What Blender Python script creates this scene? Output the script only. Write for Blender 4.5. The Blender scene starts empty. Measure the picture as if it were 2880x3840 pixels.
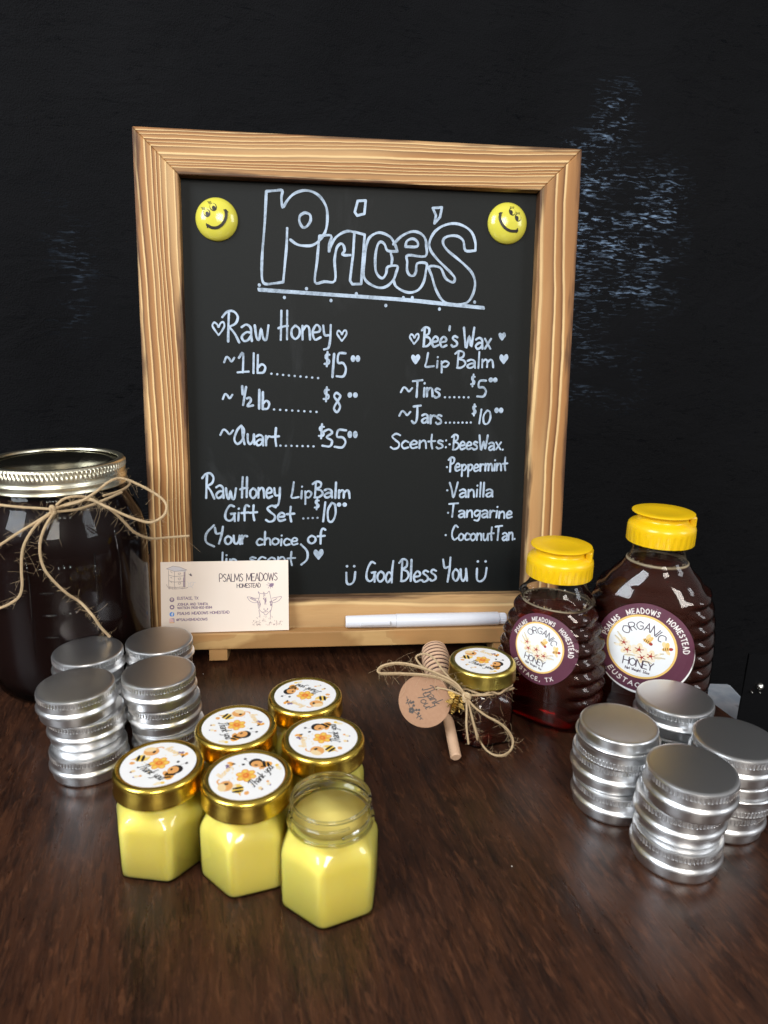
import bpy, bmesh, math, random
from mathutils import Vector, Matrix
random.seed(7)
R = math.radians
sc = bpy.context.scene
col = sc.collection

# ------------------------------------------------------------------ camera
PITCH, ROLL, CAMH = 0.265484, 0.023503, 0.236591
cd = bpy.data.cameras.new('camera'); cam = bpy.data.objects.new('camera', cd); col.objects.link(cam)
fwd = Vector((0, math.cos(PITCH), -math.sin(PITCH))); upv = Vector((0, math.sin(PITCH), math.cos(PITCH))); xv = Vector((1, 0, 0))
cx_ = xv*math.cos(ROLL) + upv*math.sin(ROLL); cu_ = -xv*math.sin(ROLL) + upv*math.cos(ROLL)
cam.matrix_world = Matrix(((cx_.x, cu_.x, -fwd.x, 0), (cx_.y, cu_.y, -fwd.y, 0), (cx_.z, cu_.z, -fwd.z, CAMH), (0, 0, 0, 1)))
cd.sensor_fit = 'VERTICAL'; cd.sensor_height = 36; cd.sensor_width = 27
cd.lens = 2620.31/3840*36
cd.clip_start = 0.01; cd.clip_end = 50
cd.dof.use_dof = True; cd.dof.focus_distance = 0.49; cd.dof.aperture_fstop = 24.565/1.7
sc.camera = cam

# ------------------------------------------------------------------ light
w = bpy.data.worlds.new('World'); sc.world = w; w.use_nodes = True
wn = w.node_tree.nodes; wl = w.node_tree.links
bg = wn['Background']; tc = wn.new('ShaderNodeTexCoord'); sx = wn.new('ShaderNodeSeparateXYZ')
wl.new(tc.outputs['Generated'], sx.inputs[0])
rp = wn.new('ShaderNodeValToRGB'); rp.color_ramp.elements[0].position = 0.0
e = rp.color_ramp.elements
e[0].color = (.03, .026, .024, 1); e[1].position = 1.0; e[1].color = (.47, .465, .46, 1)
q = e.new(.42); q.color = (.05, .045, .042, 1)
q = e.new(.55); q.color = (.12, .115, .11, 1)
q = e.new(.75); q.color = (.34, .335, .33, 1)
mr = wn.new('ShaderNodeMapRange'); mr.inputs['From Min'].default_value = -1; wl.new(sx.outputs[2], mr.inputs[0])
wl.new(mr.outputs[0], rp.inputs[0])
mr2 = wn.new('ShaderNodeMapRange'); mr2.interpolation_type = 'SMOOTHSTEP'; mr2.inputs['From Min'].default_value = .25; mr2.inputs['From Max'].default_value = .95; wl.new(sx.outputs[0], mr2.inputs[0])
mr3 = wn.new('ShaderNodeMapRange'); mr3.interpolation_type = 'SMOOTHSTEP'; mr3.inputs['From Min'].default_value = -.25; mr3.inputs['From Max'].default_value = .1; wl.new(sx.outputs[2], mr3.inputs[0])
mu = wn.new('ShaderNodeMath'); mu.operation = 'MULTIPLY'; wl.new(mr2.outputs[0], mu.inputs[0]); wl.new(mr3.outputs[0], mu.inputs[1])
wm = wn.new('ShaderNodeMix'); wm.data_type = 'RGBA'; wl.new(mu.outputs[0], wm.inputs[0]); wl.new(rp.outputs[0], wm.inputs[6]); wm.inputs[7].default_value = (.40, .40, .41, 1)   # the lighter wall on that side of the room
wl.new(wm.outputs[2], bg.inputs[0]); bg.inputs[1].default_value = 0.85

def area(name, loc, target, sx_, sy_, power, colr):
    l = bpy.data.lights.new(name, 'AREA'); l.shape = 'RECTANGLE'; l.size = sx_; l.size_y = sy_; l.energy = power; l.color = colr
    o = bpy.data.objects.new(name, l); col.objects.link(o); o.location = loc
    o.rotation_euler = (Vector(target)-Vector(loc)).to_track_quat('-Z', 'Y').to_euler()
    return o
area('window_and_fill_light', (-1.25, -0.75, 1.15), (0, .42, .12), .8, 1.0, 40, (.86, .93, 1.0))
area('window_and_fill_light', (0.25, -1.5, 1.05), (0, .42, .1), .6, .7, 25, (1.0, .95, .88))
area('window_and_fill_light', (1.5, -0.35, .9), (.1, .4, .1), .5, .8, 9, (.9, .95, 1.0))  # fill added from the right to brighten jars and bottle ribs, no window there
vs = sc.view_settings; vs.view_transform = 'Standard'; vs.look = 'None'; vs.exposure = 0.0; vs.gamma = 1.0; vs.use_curve_mapping = False
sc.render.engine = 'CYCLES'
cy = sc.cycles; cy.use_denoising = True; cy.denoising_prefilter = 'ACCURATE'; cy.max_bounces = 12; cy.transparent_max_bounces = 24; cy.transmission_bounces = 12; cy.sample_clamp_indirect = 6

# ------------------------------------------------------------------ helpers
def tag(o, label=None, cat=None, group=None, kind=None):
    if label: o['label'] = label
    if cat: o['category'] = cat
    if group: o['group'] = group
    if kind: o['kind'] = kind
    return o
def empty(name, loc=(0, 0, 0), rz=0):
    o = bpy.data.objects.new(name, None); o.empty_display_size = .02; col.objects.link(o); o.location = loc; o.rotation_euler = (0, 0, rz); return o
def link(name, me, parent=None, mats=()):
    o = bpy.data.objects.new(name, me); col.objects.link(o)
    for m in mats: me.materials.append(m)
    if parent: o.parent = parent
    return o
def from_bm(name, bm, mats, parent=None, smooth=True, angle=None):
    me = bpy.data.meshes.new(name); bmesh.ops.recalc_face_normals(bm, faces=bm.faces[:]) if not getattr(bm, 'keep', False) else None
    bm.to_mesh(me); bm.free()
    for p in me.polygons: p.use_smooth = smooth
    if angle and smooth: me.set_sharp_from_angle(angle=R(angle))
    return link(name, me, parent, mats if isinstance(mats, (list, tuple)) else [mats])
def copy_tree(o, parent=None):
    c = o.copy(); col.objects.link(c); c.parent = parent
    for ch in list(o.children): copy_tree(ch, c)
    return c
def loft(rings, close_start=True, close_end=True, bm=None, mi=0):
    bm = bm or bmesh.new(); vr = []
    for r in rings: vr.append([bm.verts.new(p) for p in r])
    n = len(vr[0])
    for a, b in zip(vr, vr[1:]):
        for i in range(n):
            f = bm.faces.new((a[i], a[(i+1) % n], b[(i+1) % n], b[i])); f.material_index = mi
    if close_start: f = bm.faces.new(vr[0][::-1]); f.material_index = mi
    if close_end: f = bm.faces.new(vr[-1]); f.material_index = mi
    return bm
def circle(r, z, n=64, c=(0, 0)):
    return [(c[0]+r*math.cos(2*math.pi*i/n), c[1]+r*math.sin(2*math.pi*i/n), z) for i in range(n)]
def lathe(prof, n=64, **k):   # prof [(r,z)]
    return loft([circle(r, z, n) for r, z in prof], **k)
def catmull(P, sub=6, closed=False):
    P = [Vector(p) for p in P]; n = len(P); out = []
    if n < 3: return P
    for i in range(n-1 if not closed else n):
        p0 = P[(i-1) % n] if closed or i > 0 else P[0]*2-P[1]
        p1, p2 = P[i], P[(i+1) % n]
        p3 = P[(i+2) % n] if closed or i+2 < n else P[-1]*2-P[-2]
        for k in range(sub):
            t = k/sub; t2 = t*t; t3 = t2*t
            out.append(.5*((2*p1)+(-p0+p2)*t+(2*p0-5*p1+4*p2-p3)*t2+(-p0+3*p1-3*p2+p3)*t3))
    if not closed: out.append(P[-1])
    return out
def tube(bm, P, r, n=6, mi=0, taper=None):
    P = [Vector(p) for p in P]; rings = []
    N = None
    for i, p in enumerate(P):
        t = (P[min(i+1, len(P)-1)]-P[max(i-1, 0)])
        if t.length < 1e-9: t = Vector((0, 0, 1))
        t.normalize()
        if N is None: N = t.orthogonal().normalized()
        else:
            N = N - t*N.dot(t)
            N = N.normalized() if N.length > 1e-6 else t.orthogonal().normalized()
        B = t.cross(N); rr = r if taper is None else r*taper(i/(len(P)-1))
        rings.append([p+(N*math.cos(2*math.pi*k/n)+B*math.sin(2*math.pi*k/n))*rr for k in range(n)])
    loft(rings, bm=bm, mi=mi)
def box(bm, lo, hi, mi=0, mat=None):
    v = [bm.verts.new((x, y, z)) for z in (lo[2], hi[2]) for y in (lo[1], hi[1]) for x in (lo[0], hi[0])]
    if mat:
        for q in v: q.co = mat @ q.co
    for f in ((0, 2, 3, 1), (4, 5, 7, 6), (0, 1, 5, 4), (2, 6, 7, 3), (0, 4, 6, 2), (1, 3, 7, 5)):
        bm.faces.new([v[i] for i in f]).material_index = mi
    return v
def bevel(o, wd, seg=2, angle=30):
    m = o.modifiers.new('bevel', 'BEVEL'); m.width = wd; m.segments = seg; m.limit_method = 'ANGLE'; m.angle_limit = R(angle); return o

# ------------------------------------------------------------------ materials
class M:
    def __init__(s, name):
        s.m = bpy.data.materials.new(name); s.m.use_nodes = True; s.n = s.m.node_tree.nodes; s.l = s.m.node_tree.links
        s.b = s.n['Principled BSDF']; s.out = s.n['Material Output']
    def new(s, t, **k):
        x = s.n.new('ShaderNode'+t)
        for a, v in k.items():
            if hasattr(x, a): setattr(x, a, v)
            else: x.inputs[a].default_value = v
        return x
    def con(s, a, b): s.l.new(a, b)
    def coord(s, scale=(1, 1, 1), kind='Object', rot=(0, 0, 0), loc=(0, 0, 0)):
        t = s.new('TexCoord'); m = s.new('Mapping'); m.inputs['Scale'].default_value = scale; m.inputs['Rotation'].default_value = rot; m.inputs['Location'].default_value = loc
        s.con(t.outputs[kind], m.inputs[0]); return m.outputs[0]
    def noise(s, vec, scale=1, detail=3, rough=.5, dist=0):
        x = s.new('TexNoise'); x.inputs['Scale'].default_value = scale; x.inputs['Detail'].default_value = detail; x.inputs['Roughness'].default_value = rough; x.inputs['Distortion'].default_value = dist
        s.con(vec, x.inputs['Vector']); return x.outputs[0]
    def ramp(s, fac, stops, interp='LINEAR'):
        x = s.new('ValToRGB'); x.color_ramp.interpolation = interp; e = x.color_ramp.elements
        while len(e) < len(stops): e.new(.5)
        for el, (p, c) in zip(e, stops): el.position = p; el.color = (*c, 1) if len(c) == 3 else c
        s.con(fac, x.inputs[0]); return x.outputs[0]
    def mix(s, fac, a, b, blend='MIX'):
        x = s.new('Mix'); x.data_type = 'RGBA'; x.blend_type = blend
        for v, i in ((fac, 0), (a, 6), (b, 7)):
            if hasattr(v, 'is_linked'): s.con(v, x.inputs[i])
            else: x.inputs[i].default_value = v if i == 0 else ((*v, 1) if len(v) == 3 else v)
        return x.outputs[2]
    def math(s, op, a, b=0, clamp=False):
        x = s.new('Math'); x.operation = op; x.use_clamp = clamp
        for v, i in ((a, 0), (b, 1)):
            if hasattr(v, 'is_linked'): s.con(v, x.inputs[i])
            else: x.inputs[i].default_value = v
        return x.outputs[0]
    def bump(s, h, strength=.2, dist=.001):
        x = s.new('Bump'); x.inputs['Strength'].default_value = strength; x.inputs['Distance'].default_value = dist
        s.con(h, x.inputs['Height']); s.con(x.outputs[0], s.b.inputs['Normal'])
def setp(b, **k):
    for a, v in k.items():
        i = b.inputs[a.replace('_', ' ')]; i.default_value = (*v, 1) if isinstance(v, tuple) and len(v) == 3 else v
def plain(name, c, rough=.5, metal=0, var=.08, vscale=300, **k):
    m = M(name); setp(m.b, Roughness=rough, Metallic=metal, **k)
    n = m.noise(m.coord(), vscale, 3)
    m.con(m.mix(n, tuple(x*(1-var) for x in c), tuple(min(1, x*(1+var)) for x in c)), m.b.inputs['Base Color'])
    return m.m

def wood_frame(name, period=.0027, contrast=1.0, light=(.83, .575, .275), dark=(.115, .040, .013), edge=True, W=.028, shift=0.0, blot=.5, sway=1.0, tilt=0.0):
    # burnt pine: local x along the rail, y across; late-wood lines bunch and wander
    m = M(name); setp(m.b, Roughness=.5); m.b.inputs['Specular IOR Level'].default_value = .25
    sp = m.new('SeparateXYZ'); m.con(m.coord(loc=(shift, shift*.37, shift)), sp.inputs[0])
    w1 = m.math('MULTIPLY', m.math('SUBTRACT', m.noise(m.coord((3.5, 12, 8), loc=(shift, 0, 0)), 1, 1.5, .5), .5), .018*sway)
    w2 = m.math('MULTIPLY', m.math('SUBTRACT', m.noise(m.coord((30, 90, 30), loc=(shift, 2, 0)), 1, 3, .6), .5), .0013*sway)
    y = m.math('DIVIDE', m.math('ADD', m.math('ADD', sp.outputs[1], m.math('MULTIPLY', sp.outputs[0], tilt)), m.math('ADD', w1, w2)), period)
    cb = m.new('CombineXYZ'); m.con(y, cb.inputs[1])
    va = m.new('TexNoise'); va.noise_dimensions = '3D'; va.inputs['Scale'].default_value = .33; va.inputs['Detail'].default_value = 1; m.con(cb.outputs[0], va.inputs['Vector'])
    y2 = m.math('ADD', y, m.math('MULTIPLY', va.outputs[0], 2.6))
    fr = m.math('FRACT', y2)
    id_ = m.math('FLOOR', y2); cb2 = m.new('CombineXYZ'); m.con(id_, cb2.inputs[1])
    wn_ = m.new('TexWhiteNoise'); m.con(cb2.outputs[0], wn_.inputs['Vector'])
    mid = (.33, .155, .053)
    tone = m.ramp(fr, [(0, light), (.14, light), (.24, dark), (.5, mid), (.9, tuple(1.35*u for u in mid)), (1, tuple(.5*u+.5*v for u, v in zip(mid, light)))])
    rnd = m.math('MULTIPLY', wn_.outputs[0], .4)
    fib = m.noise(m.coord((24, 1100, 600)), 1, 3, .65)
    pale = m.ramp(m.noise(m.coord((4, 42, 20), loc=(shift*2, shift, 0)), 1, 2), [(.44, (0, 0, 0)), (.62, (1, 1, 1))])
    c = m.mix(m.math('SUBTRACT', 1.25 if contrast >= 1 else 1.15, m.math('ADD', rnd, m.math('MULTIPLY', pale, .38)), True) if contrast > .9 else m.math('MULTIPLY', m.math('SUBTRACT', 1.1, rnd), contrast, True), light, tone)
    c = m.mix(m.math('MULTIPLY', fib, .22), c, (.26, .11, .04))
    f = m.math('MULTIPLY', fr, .4)
    bl = m.ramp(m.noise(m.coord((9, 46, 10), loc=(shift, 3, 0)), 1, 3, .6), [(.45, (0, 0, 0)), (.72, (1, 1, 1))])
    c = m.mix(m.math('MULTIPLY', bl, blot), c, (.27, .115, .04))
    if edge:
        s2 = m.new('SeparateXYZ'); m.con(m.coord(), s2.inputs[0])
        d1 = m.math('ABSOLUTE', m.math('SUBTRACT', s2.outputs[1], W/2))
        wob = m.math('MULTIPLY', m.math('SUBTRACT', m.noise(m.coord((7, 60, 30), loc=(shift, 0, 5)), 1, 4, .65), .50), .020)
        ed = m.ramp(m.math('DIVIDE', m.math('ADD', d1, wob), W/2), [(.80, (0, 0, 0)), (1.08, (1, 1, 1))])
        c = m.mix(m.math('MULTIPLY', ed, .9), c, (.06, .026, .014))
    m.con(c, m.b.inputs['Base Color'])
    m.bump(m.math('ADD', fib, m.math('MULTIPLY', f, .6)), .3, .0004)
    return m.m

def thin_glass(name, tint=(1, 1, 1), ior=1.5, rough=.02):
    m = M(name); m.n.remove(m.b)
    t = m.new('BsdfTransparent'); t.inputs[0].default_value = (*tint, 1)
    g = m.new('BsdfGlossy'); g.inputs['Roughness'].default_value = rough
    f = m.new('Fresnel'); f.inputs[0].default_value = ior
    geo = m.new('NewGeometry')
    x = m.new('MixShader'); m.con(f.outputs[0], x.inputs[0]); m.con(t.outputs[0], x.inputs[1]); m.con(g.outputs[0], x.inputs[2])
    m.con(x.outputs[0], m.out.inputs[0]); return m.m
def real_glass(name, c=(1, 1, 1), ior=1.48, rough=0.0):
    m = M(name); m.n.remove(m.b); g = m.new('BsdfGlass'); g.inputs[0].default_value = (*c, 1); g.inputs['IOR'].default_value = ior; g.inputs['Roughness'].default_value = rough
    m.con(g.outputs[0], m.out.inputs[0]); return m.m
def honey_mat(name, dens=160, c=(.93, .30, .10), cloud=.12):
    m = M(name); m.n.remove(m.b); g = m.new('BsdfGlass'); g.inputs['IOR'].default_value = 1.25; g.inputs['Roughness'].default_value = .08
    d = m.new('BsdfDiffuse'); d.inputs[0].default_value = (.105, .032, .020, 1); mx = m.new('MixShader'); mx.inputs[0].default_value = cloud; m.con(g.outputs[0], mx.inputs[1]); m.con(d.outputs[0], mx.inputs[2]); m.con(mx.outputs[0], m.out.inputs[0]); v = m.new('VolumeAbsorption'); v.inputs[0].default_value = (*c, 1); v.inputs[1].default_value = dens
    m.con(v.outputs[0], m.out.inputs['Volume']); return m.m

ALU = M('brushed_aluminium'); setp(ALU.b, Metallic=1.0, Roughness=.33)
_n = ALU.noise(ALU.coord(), 60, 4, .6)
ALU.con(ALU.mix(_n, (.74, .74, .74), (.79, .79, .795)), ALU.b.inputs['Base Color'])
ALU.con(ALU.ramp(ALU.noise(ALU.coord(), 900, 2), [(.2, (.31, .31, .31)), (.8, (.36, .36, .36))]), ALU.b.inputs['Roughness'])
ALU = ALU.m
GOLD = plain('gold_lacquer', (.72, .50, .085), .24, 1.0, .06, 80)
BRASS = plain('pale_brass', (.78, .73, .56), .3, 1.0, .06, 60)
BRASSD = plain('mirror_brass', (.46, .42, .26), .16, 1.0, .06, 60)
WHITE = plain('white_paper', (.84, .82, .80), .55, 0, .02)

# ---- hand-traced marks, millimetres on the board / in the room
WORDS = [('heart', 50.9, 224.6, 8.7), ('Raw', 52.7, 216.5, 84.0, 217.1, 20.9), ('Honey', 90.1, 217.7, 126.8, 218.4, 19.3), ('heart', 134.8, 221.6, 7.2), ('~', 53.2, 201.5, 60.2, 201.6, 5.1), ('1', 62.2, 195.4, 69.6, 195.5, 13.0), ('lb', 72.0, 195.0, 81.3, 195.1, 13.0), ('.', 85.2, 194.8), ('.', 89.2, 194.5), ('.', 93.2, 194.1), ('.', 97.2, 193.8), ('.', 101.2, 193.5), ('.', 105.2, 193.2), ('.', 109.3, 192.9), ('.', 113.3, 192.6), ('.', 117.4, 192.3), ('$', 121.6, 200.4, 126.1, 200.5, 9.7), ('|5', 126.8, 192.8, 137.1, 193.0, 16.3), ('oo', 140.2, 203.6, 146.5, 203.7, 4.9), ('~', 51.7, 176.6, 58.3, 176.7, 4.8), ('/', 64.3, 171.7, 72.5, 171.8, 13.7), ('lb', 75.6, 170.4, 83.6, 170.5, 12.8), ('.', 86.7, 170.3), ('.', 90.9, 170.1), ('.', 95.1, 169.9), ('.', 99.3, 169.7), ('.', 103.5, 169.5), ('.', 107.7, 169.3), ('.', 112.0, 169.1), ('.', 116.2, 168.9), ('$', 120.9, 176.2, 125.7, 176.3, 9.6), ('8', 127.5, 169.0, 133.3, 169.0, 13.6), ('oo', 137.8, 178.9, 145.1, 179.0, 4.1), ('~', 49.4, 151.8, 58.2, 151.8, 5.3), ('Quart', 58.3, 146.0, 89.9, 145.4, 13.9), ('.', 90.8, 145.1), ('.', 94.6, 145.0), ('.', 98.5, 145.0), ('.', 102.4, 144.9), ('.', 106.3, 144.9), ('.', 110.1, 144.8), ('.', 114.0, 144.7), ('$', 117.5, 150.7, 122.0, 150.7, 9.4), ('35', 119.9, 144.7, 136.6, 143.5, 12.7), ('oo', 137.9, 150.5, 145.2, 150.6, 5.5), ('heart', 185.6, 220.4, 6.9), ("Bee's", 189.7, 215.3, 215.9, 215.8, 13.5), ('Wax', 219.6, 214.6, 239.9, 214.9, 14.2), ('heartf', 247.6, 223.3, 4.5), ('heartf', 185.8, 206.4, 5.7), ('Lip', 192.8, 200.7, 210.1, 201.0, 9.7), ('Balm', 213.9, 200.9, 242.6, 201.4, 11.3), ('heartf', 249.4, 207.6, 5.8), ('~', 175.8, 182.9, 183.9, 183.0, 4.7), ('Tins', 184.0, 180.1, 204.1, 180.4, 12.0), ('.', 207.6, 180.2), ('.', 211.0, 180.2), ('.', 214.4, 180.3), ('.', 217.9, 180.3), ('.', 221.3, 180.3), ('.', 224.7, 180.3), ('$', 226.1, 188.3, 229.2, 188.3, 7.8), ('5', 230.8, 180.5, 237.6, 180.6, 11.7), ('oo', 239.1, 191.0, 245.2, 191.1, 3.7), ('~', 174.9, 166.3, 182.8, 166.3, 4.7), ('Jars', 184.0, 161.6, 205.7, 161.7, 12.1), ('.', 208.7, 162.1), ('.', 211.7, 162.2), ('.', 214.8, 162.2), ('.', 217.8, 162.2), ('.', 220.9, 162.3), ('.', 224.0, 162.3), ('.', 227.0, 162.4), ('$', 227.9, 167.4, 230.8, 167.5, 7.6), ('|0', 232.7, 161.5, 241.4, 161.5, 10.0), ('oo', 244.1, 169.2, 250.4, 169.2, 4.2), ('Scents:', 169.1, 143.6, 210.2, 143.8, 11.0), ('.', 211.9, 146.6), ('BeesWax.', 213.1, 142.7, 252.1, 142.9, 10.8), ('.', 210.4, 130.1), ('Peppermint', 211.4, 127.0, 255.4, 127.5, 10.3), ('.', 211.1, 113.1), ('Vanilla', 212.7, 108.2, 245.5, 108.7, 10.9), ('.', 212.1, 96.5), ('Tangarine', 212.2, 93.3, 260.4, 92.5, 10.3), ('.', 210.8, 79.8), ('Coconut', 215.0, 76.0, 247.1, 75.7, 10.7), ('Tan.', 247.7, 75.9, 263.7, 75.8, 11.1), ('u:', 136.9, 43.4, 144.5, 43.3, 14.2), ('God', 151.7, 45.2, 172.0, 44.8, 16.3), ('Bless', 176.3, 45.0, 204.8, 45.5, 16.2), ('You', 210.0, 44.2, 227.8, 45.5, 18.9), ('u:', 234.4, 44.6, 242.9, 44.4, 15.4), ('Raw', 35.8, 107.8, 59.4, 107.7, 16.9), ('Honey', 61.9, 108.0, 90.4, 107.9, 14.7), ('Lip', 98.0, 107.6, 112.6, 107.5, 11.4), ('Balm', 112.8, 107.8, 140.3, 107.7, 11.8), ('Gift', 50.8, 91.5, 73.9, 91.4, 11.7), ('Set', 79.9, 91.1, 100.2, 90.9, 11.8), ('.', 106.5, 92.9), ('.', 109.9, 93.1), ('.', 113.2, 93.2), ('.', 116.6, 93.3), ('$', 114.5, 99.5, 118.1, 99.5, 7.4), ('|0', 120.1, 90.5, 129.7, 90.4, 13.6), ('oo', 130.2, 101.2, 137.9, 101.1, 3.3), ('(', 36.0, 72.8, 43.0, 72.8, 15.4), ('Your', 43.3, 75.0, 66.3, 74.7, 12.4), ('choice', 72.8, 73.7, 102.4, 73.4, 9.9), ('of', 109.4, 74.6, 121.9, 74.4, 12.0), ('lip', 47.5, 59.0, 58.8, 58.9, 9.9), ('scent', 67.1, 59.2, 100.5, 58.7, 11.1), (')', 103.8, 58.7, 109.8, 58.6, 14.5), ('heartf', 117.2, 66.4, 6.7)]
TITLE = [(1, [(83.5, 313.9), (88.8, 314.5), (93.9, 314.8), (93.4, 310.3), (94.2, 304.2), (97.2, 308.6), (101.5, 312.9), (108.0, 315.4), (114.4, 314.7), (119.7, 311.3), (123.3, 305.3), (124.0, 299.2), (123.5, 293.0), (122.0, 288.6), (118.6, 284.0), (114.2, 280.8), (108.8, 280.1), (103.4, 280.9), (99.1, 283.7)]), (1, [(83.5, 313.9), (82.2, 294.6), (80.2, 273.9), (79.7, 262.5), (80.1, 256.4), (82.4, 254.5), (88.0, 255.1), (94.0, 256.1)]), (1, [(97.0, 291.0), (96.5, 279.7), (95.4, 269.2), (94.0, 256.1)]), (1, [(108.9, 301.5), (105.7, 299.3), (105.3, 295.4), (107.6, 291.9), (110.5, 293.0), (112.7, 296.7), (112.2, 300.3), (108.9, 301.5)]), (1, [(118.6, 286.8), (117.9, 280.4), (116.9, 269.9), (115.5, 256.6), (121.8, 257.2), (129.1, 258.0), (128.8, 270.3), (129.4, 275.5), (130.5, 279.9), (132.9, 282.3), (134.9, 281.2), (135.6, 277.8), (134.0, 275.7), (136.0, 274.9), (139.5, 275.1)]), (1, [(118.6, 286.8), (126.4, 287.3), (125.3, 281.6), (125.1, 276.4), (126.2, 280.6), (129.4, 285.9), (133.8, 289.2), (138.1, 290.6), (141.6, 290.2)]), (0, [(142.3, 290.2), (149.3, 288.7), (148.4, 276.1), (147.6, 265.6), (147.1, 256.4), (141.0, 256.0), (139.4, 258.4), (140.2, 265.3), (141.5, 275.9), (142.3, 290.2)]), (0, [(144.4, 310.2), (149.8, 310.7), (149.0, 302.2), (144.1, 300.8), (142.5, 303.0), (144.4, 310.2)]), (1, [(171.9, 278.5), (170.1, 283.1), (166.8, 287.8), (161.2, 290.2), (156.8, 289.8), (152.4, 286.7), (150.5, 281.4), (149.4, 274.1), (148.7, 265.6), (149.3, 260.3), (152.7, 256.7), (159.4, 254.2), (165.0, 255.4), (169.4, 259.8), (171.0, 264.1), (172.0, 268.9), (165.4, 268.2), (164.3, 263.9), (162.1, 260.7), (159.3, 261.7), (157.0, 265.8), (156.7, 274.3), (158.0, 281.7), (160.2, 284.4), (163.0, 282.9), (165.2, 278.8), (171.9, 278.5)]), (1, [(169.0, 283.1), (174.5, 288.5), (181.1, 291.7), (186.7, 291.3), (190.7, 288.0), (191.9, 282.8), (191.2, 275.9), (179.2, 276.3), (178.8, 271.8), (178.8, 266.5), (180.5, 263.3), (183.3, 262.9), (185.0, 265.6), (185.8, 271.0), (192.2, 271.2), (191.9, 265.8), (190.7, 259.4), (187.4, 253.9), (181.8, 251.6), (176.2, 252.5), (171.1, 255.6), (169.4, 259.8)]), (1, [(167.5, 276.7), (168.3, 273.6), (167.9, 269.9)]), (1, [(177.4, 281.8), (178.4, 285.5), (182.3, 287.2), (185.7, 285.2), (185.2, 282.1), (177.4, 281.8)]), (0, [(195.8, 307.6), (202.1, 308.3), (201.0, 302.0), (197.2, 297.7), (198.1, 303.0), (195.8, 307.6)]), (1, [(226.4, 280.8), (226.2, 286.1), (223.7, 292.4), (218.5, 296.4), (211.2, 298.2), (203.3, 296.4), (197.3, 292.0), (194.1, 285.5), (194.8, 280.3), (199.4, 274.6), (205.2, 269.4), (209.8, 265.3), (212.4, 262.1), (211.7, 259.5), (208.8, 259.9), (205.4, 262.5), (201.8, 268.8), (194.1, 269.1), (196.3, 262.7), (198.7, 255.3), (202.3, 248.9), (206.9, 245.2), (215.0, 244.3), (221.8, 246.1), (225.6, 251.7), (226.9, 259.3), (224.6, 265.7), (219.9, 270.4), (214.1, 275.0), (207.1, 280.1), (203.7, 284.3), (204.1, 288.0), (208.0, 289.9), (213.6, 289.9), (217.7, 286.9), (219.4, 280.7), (226.4, 280.8)]), (1, [(77.4, 251.2), (168.4, 247.4), (201.2, 245.4), (233.4, 243.0)]), (1, [(77.7, 250.29999999999998), (168.70000000000002, 246.5), (201.5, 244.5), (233.70000000000002, 242.1)])]
TDOTS = [(77.9, 253.7), (109.7, 252.2), (94.7, 246.0), (126.4, 244.8), (143.8, 249.8), (164.3, 242.4), (176.5, 248.0), (182.8, 248.2), (202.1, 241.0), (227.0, 246.3)]
MTW = [[(-226.2, 389.9, 129.9), (-221.2, 388.0, 129.9), (-206.9, 386.0, 129.4), (-192.9, 388.4, 128.0), (-190.2, 389.4, 126.4), (-181.0, 394.6, 126.3), (-173.6, 401.6, 127.8), (-167.0, 411.7, 129.7), (-163.2, 422.7, 130.8)], [(-190.6, 389.3, 127.8), (-185.6, 391.9, 129.4), (-170.5, 379.8, 135.6), (-163.0, 383.2, 140.3), (-156.9, 388.7, 145.3), (-151.8, 393.0, 146.1), (-144.1, 395.2, 142.7), (-134.6, 395.8, 137.3), (-128.4, 394.6, 132.8), (-126.3, 391.4, 128.8), (-128.2, 388.3, 124.8), (-134.2, 385.5, 122.3), (-141.1, 383.0, 124.6), (-148.7, 381.0, 128.4), (-157.8, 380.2, 133.1), (-174.4, 400.9, 131.5), (-179.1, 396.5, 133.9), (-185.4, 392.2, 133.5), (-190.0, 389.7, 129.8)], [(-190.0, 389.6, 128.5), (-181.4, 394.8, 130.8), (-174.4, 400.9, 130.8), (-159.0, 383.1, 132.3), (-153.9, 385.7, 126.9), (-151.0, 391.1, 119.9), (-149.8, 399.4, 112.5), (-149.0, 412.0, 105.4), (-147.5, 426.0, 99.5), (-141.0, 435.8, 97.4), (-128.0, 440.9, 97.3)], [(-190.7, 389.2, 127.2), (-197.2, 382.3, 122.7), (-205.6, 378.3, 117.5), (-219.1, 379.4, 108.6), (-224.3, 380.7, 105.2)], [(-190.7, 389.2, 126.5), (-196.9, 381.5, 121.6), (-203.0, 378.4, 112.7), (-206.4, 378.2, 104.4), (-208.0, 378.2, 93.8), (-208.8, 378.2, 83.8), (-211.6, 378.3, 77.2), (-218.0, 379.1, 72.4), (-224.8, 380.9, 68.9), (-230.3, 383.0, 66.7)], [(-190.2, 389.4, 126.4), (-192.0, 383.8, 122.4), (-194.1, 380.0, 116.6), (-196.2, 379.5, 109.8), (-196.7, 379.4, 101.4), (-195.1, 379.8, 93.6), (-191.0, 381.0, 86.1), (-185.4, 383.2, 78.1), (-179.2, 386.5, 71.0), (-166.2, 371.3, 69.8), (-165.8, 379.6, 58.8), (-164.3, 387.9, 48.6)]]
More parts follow.
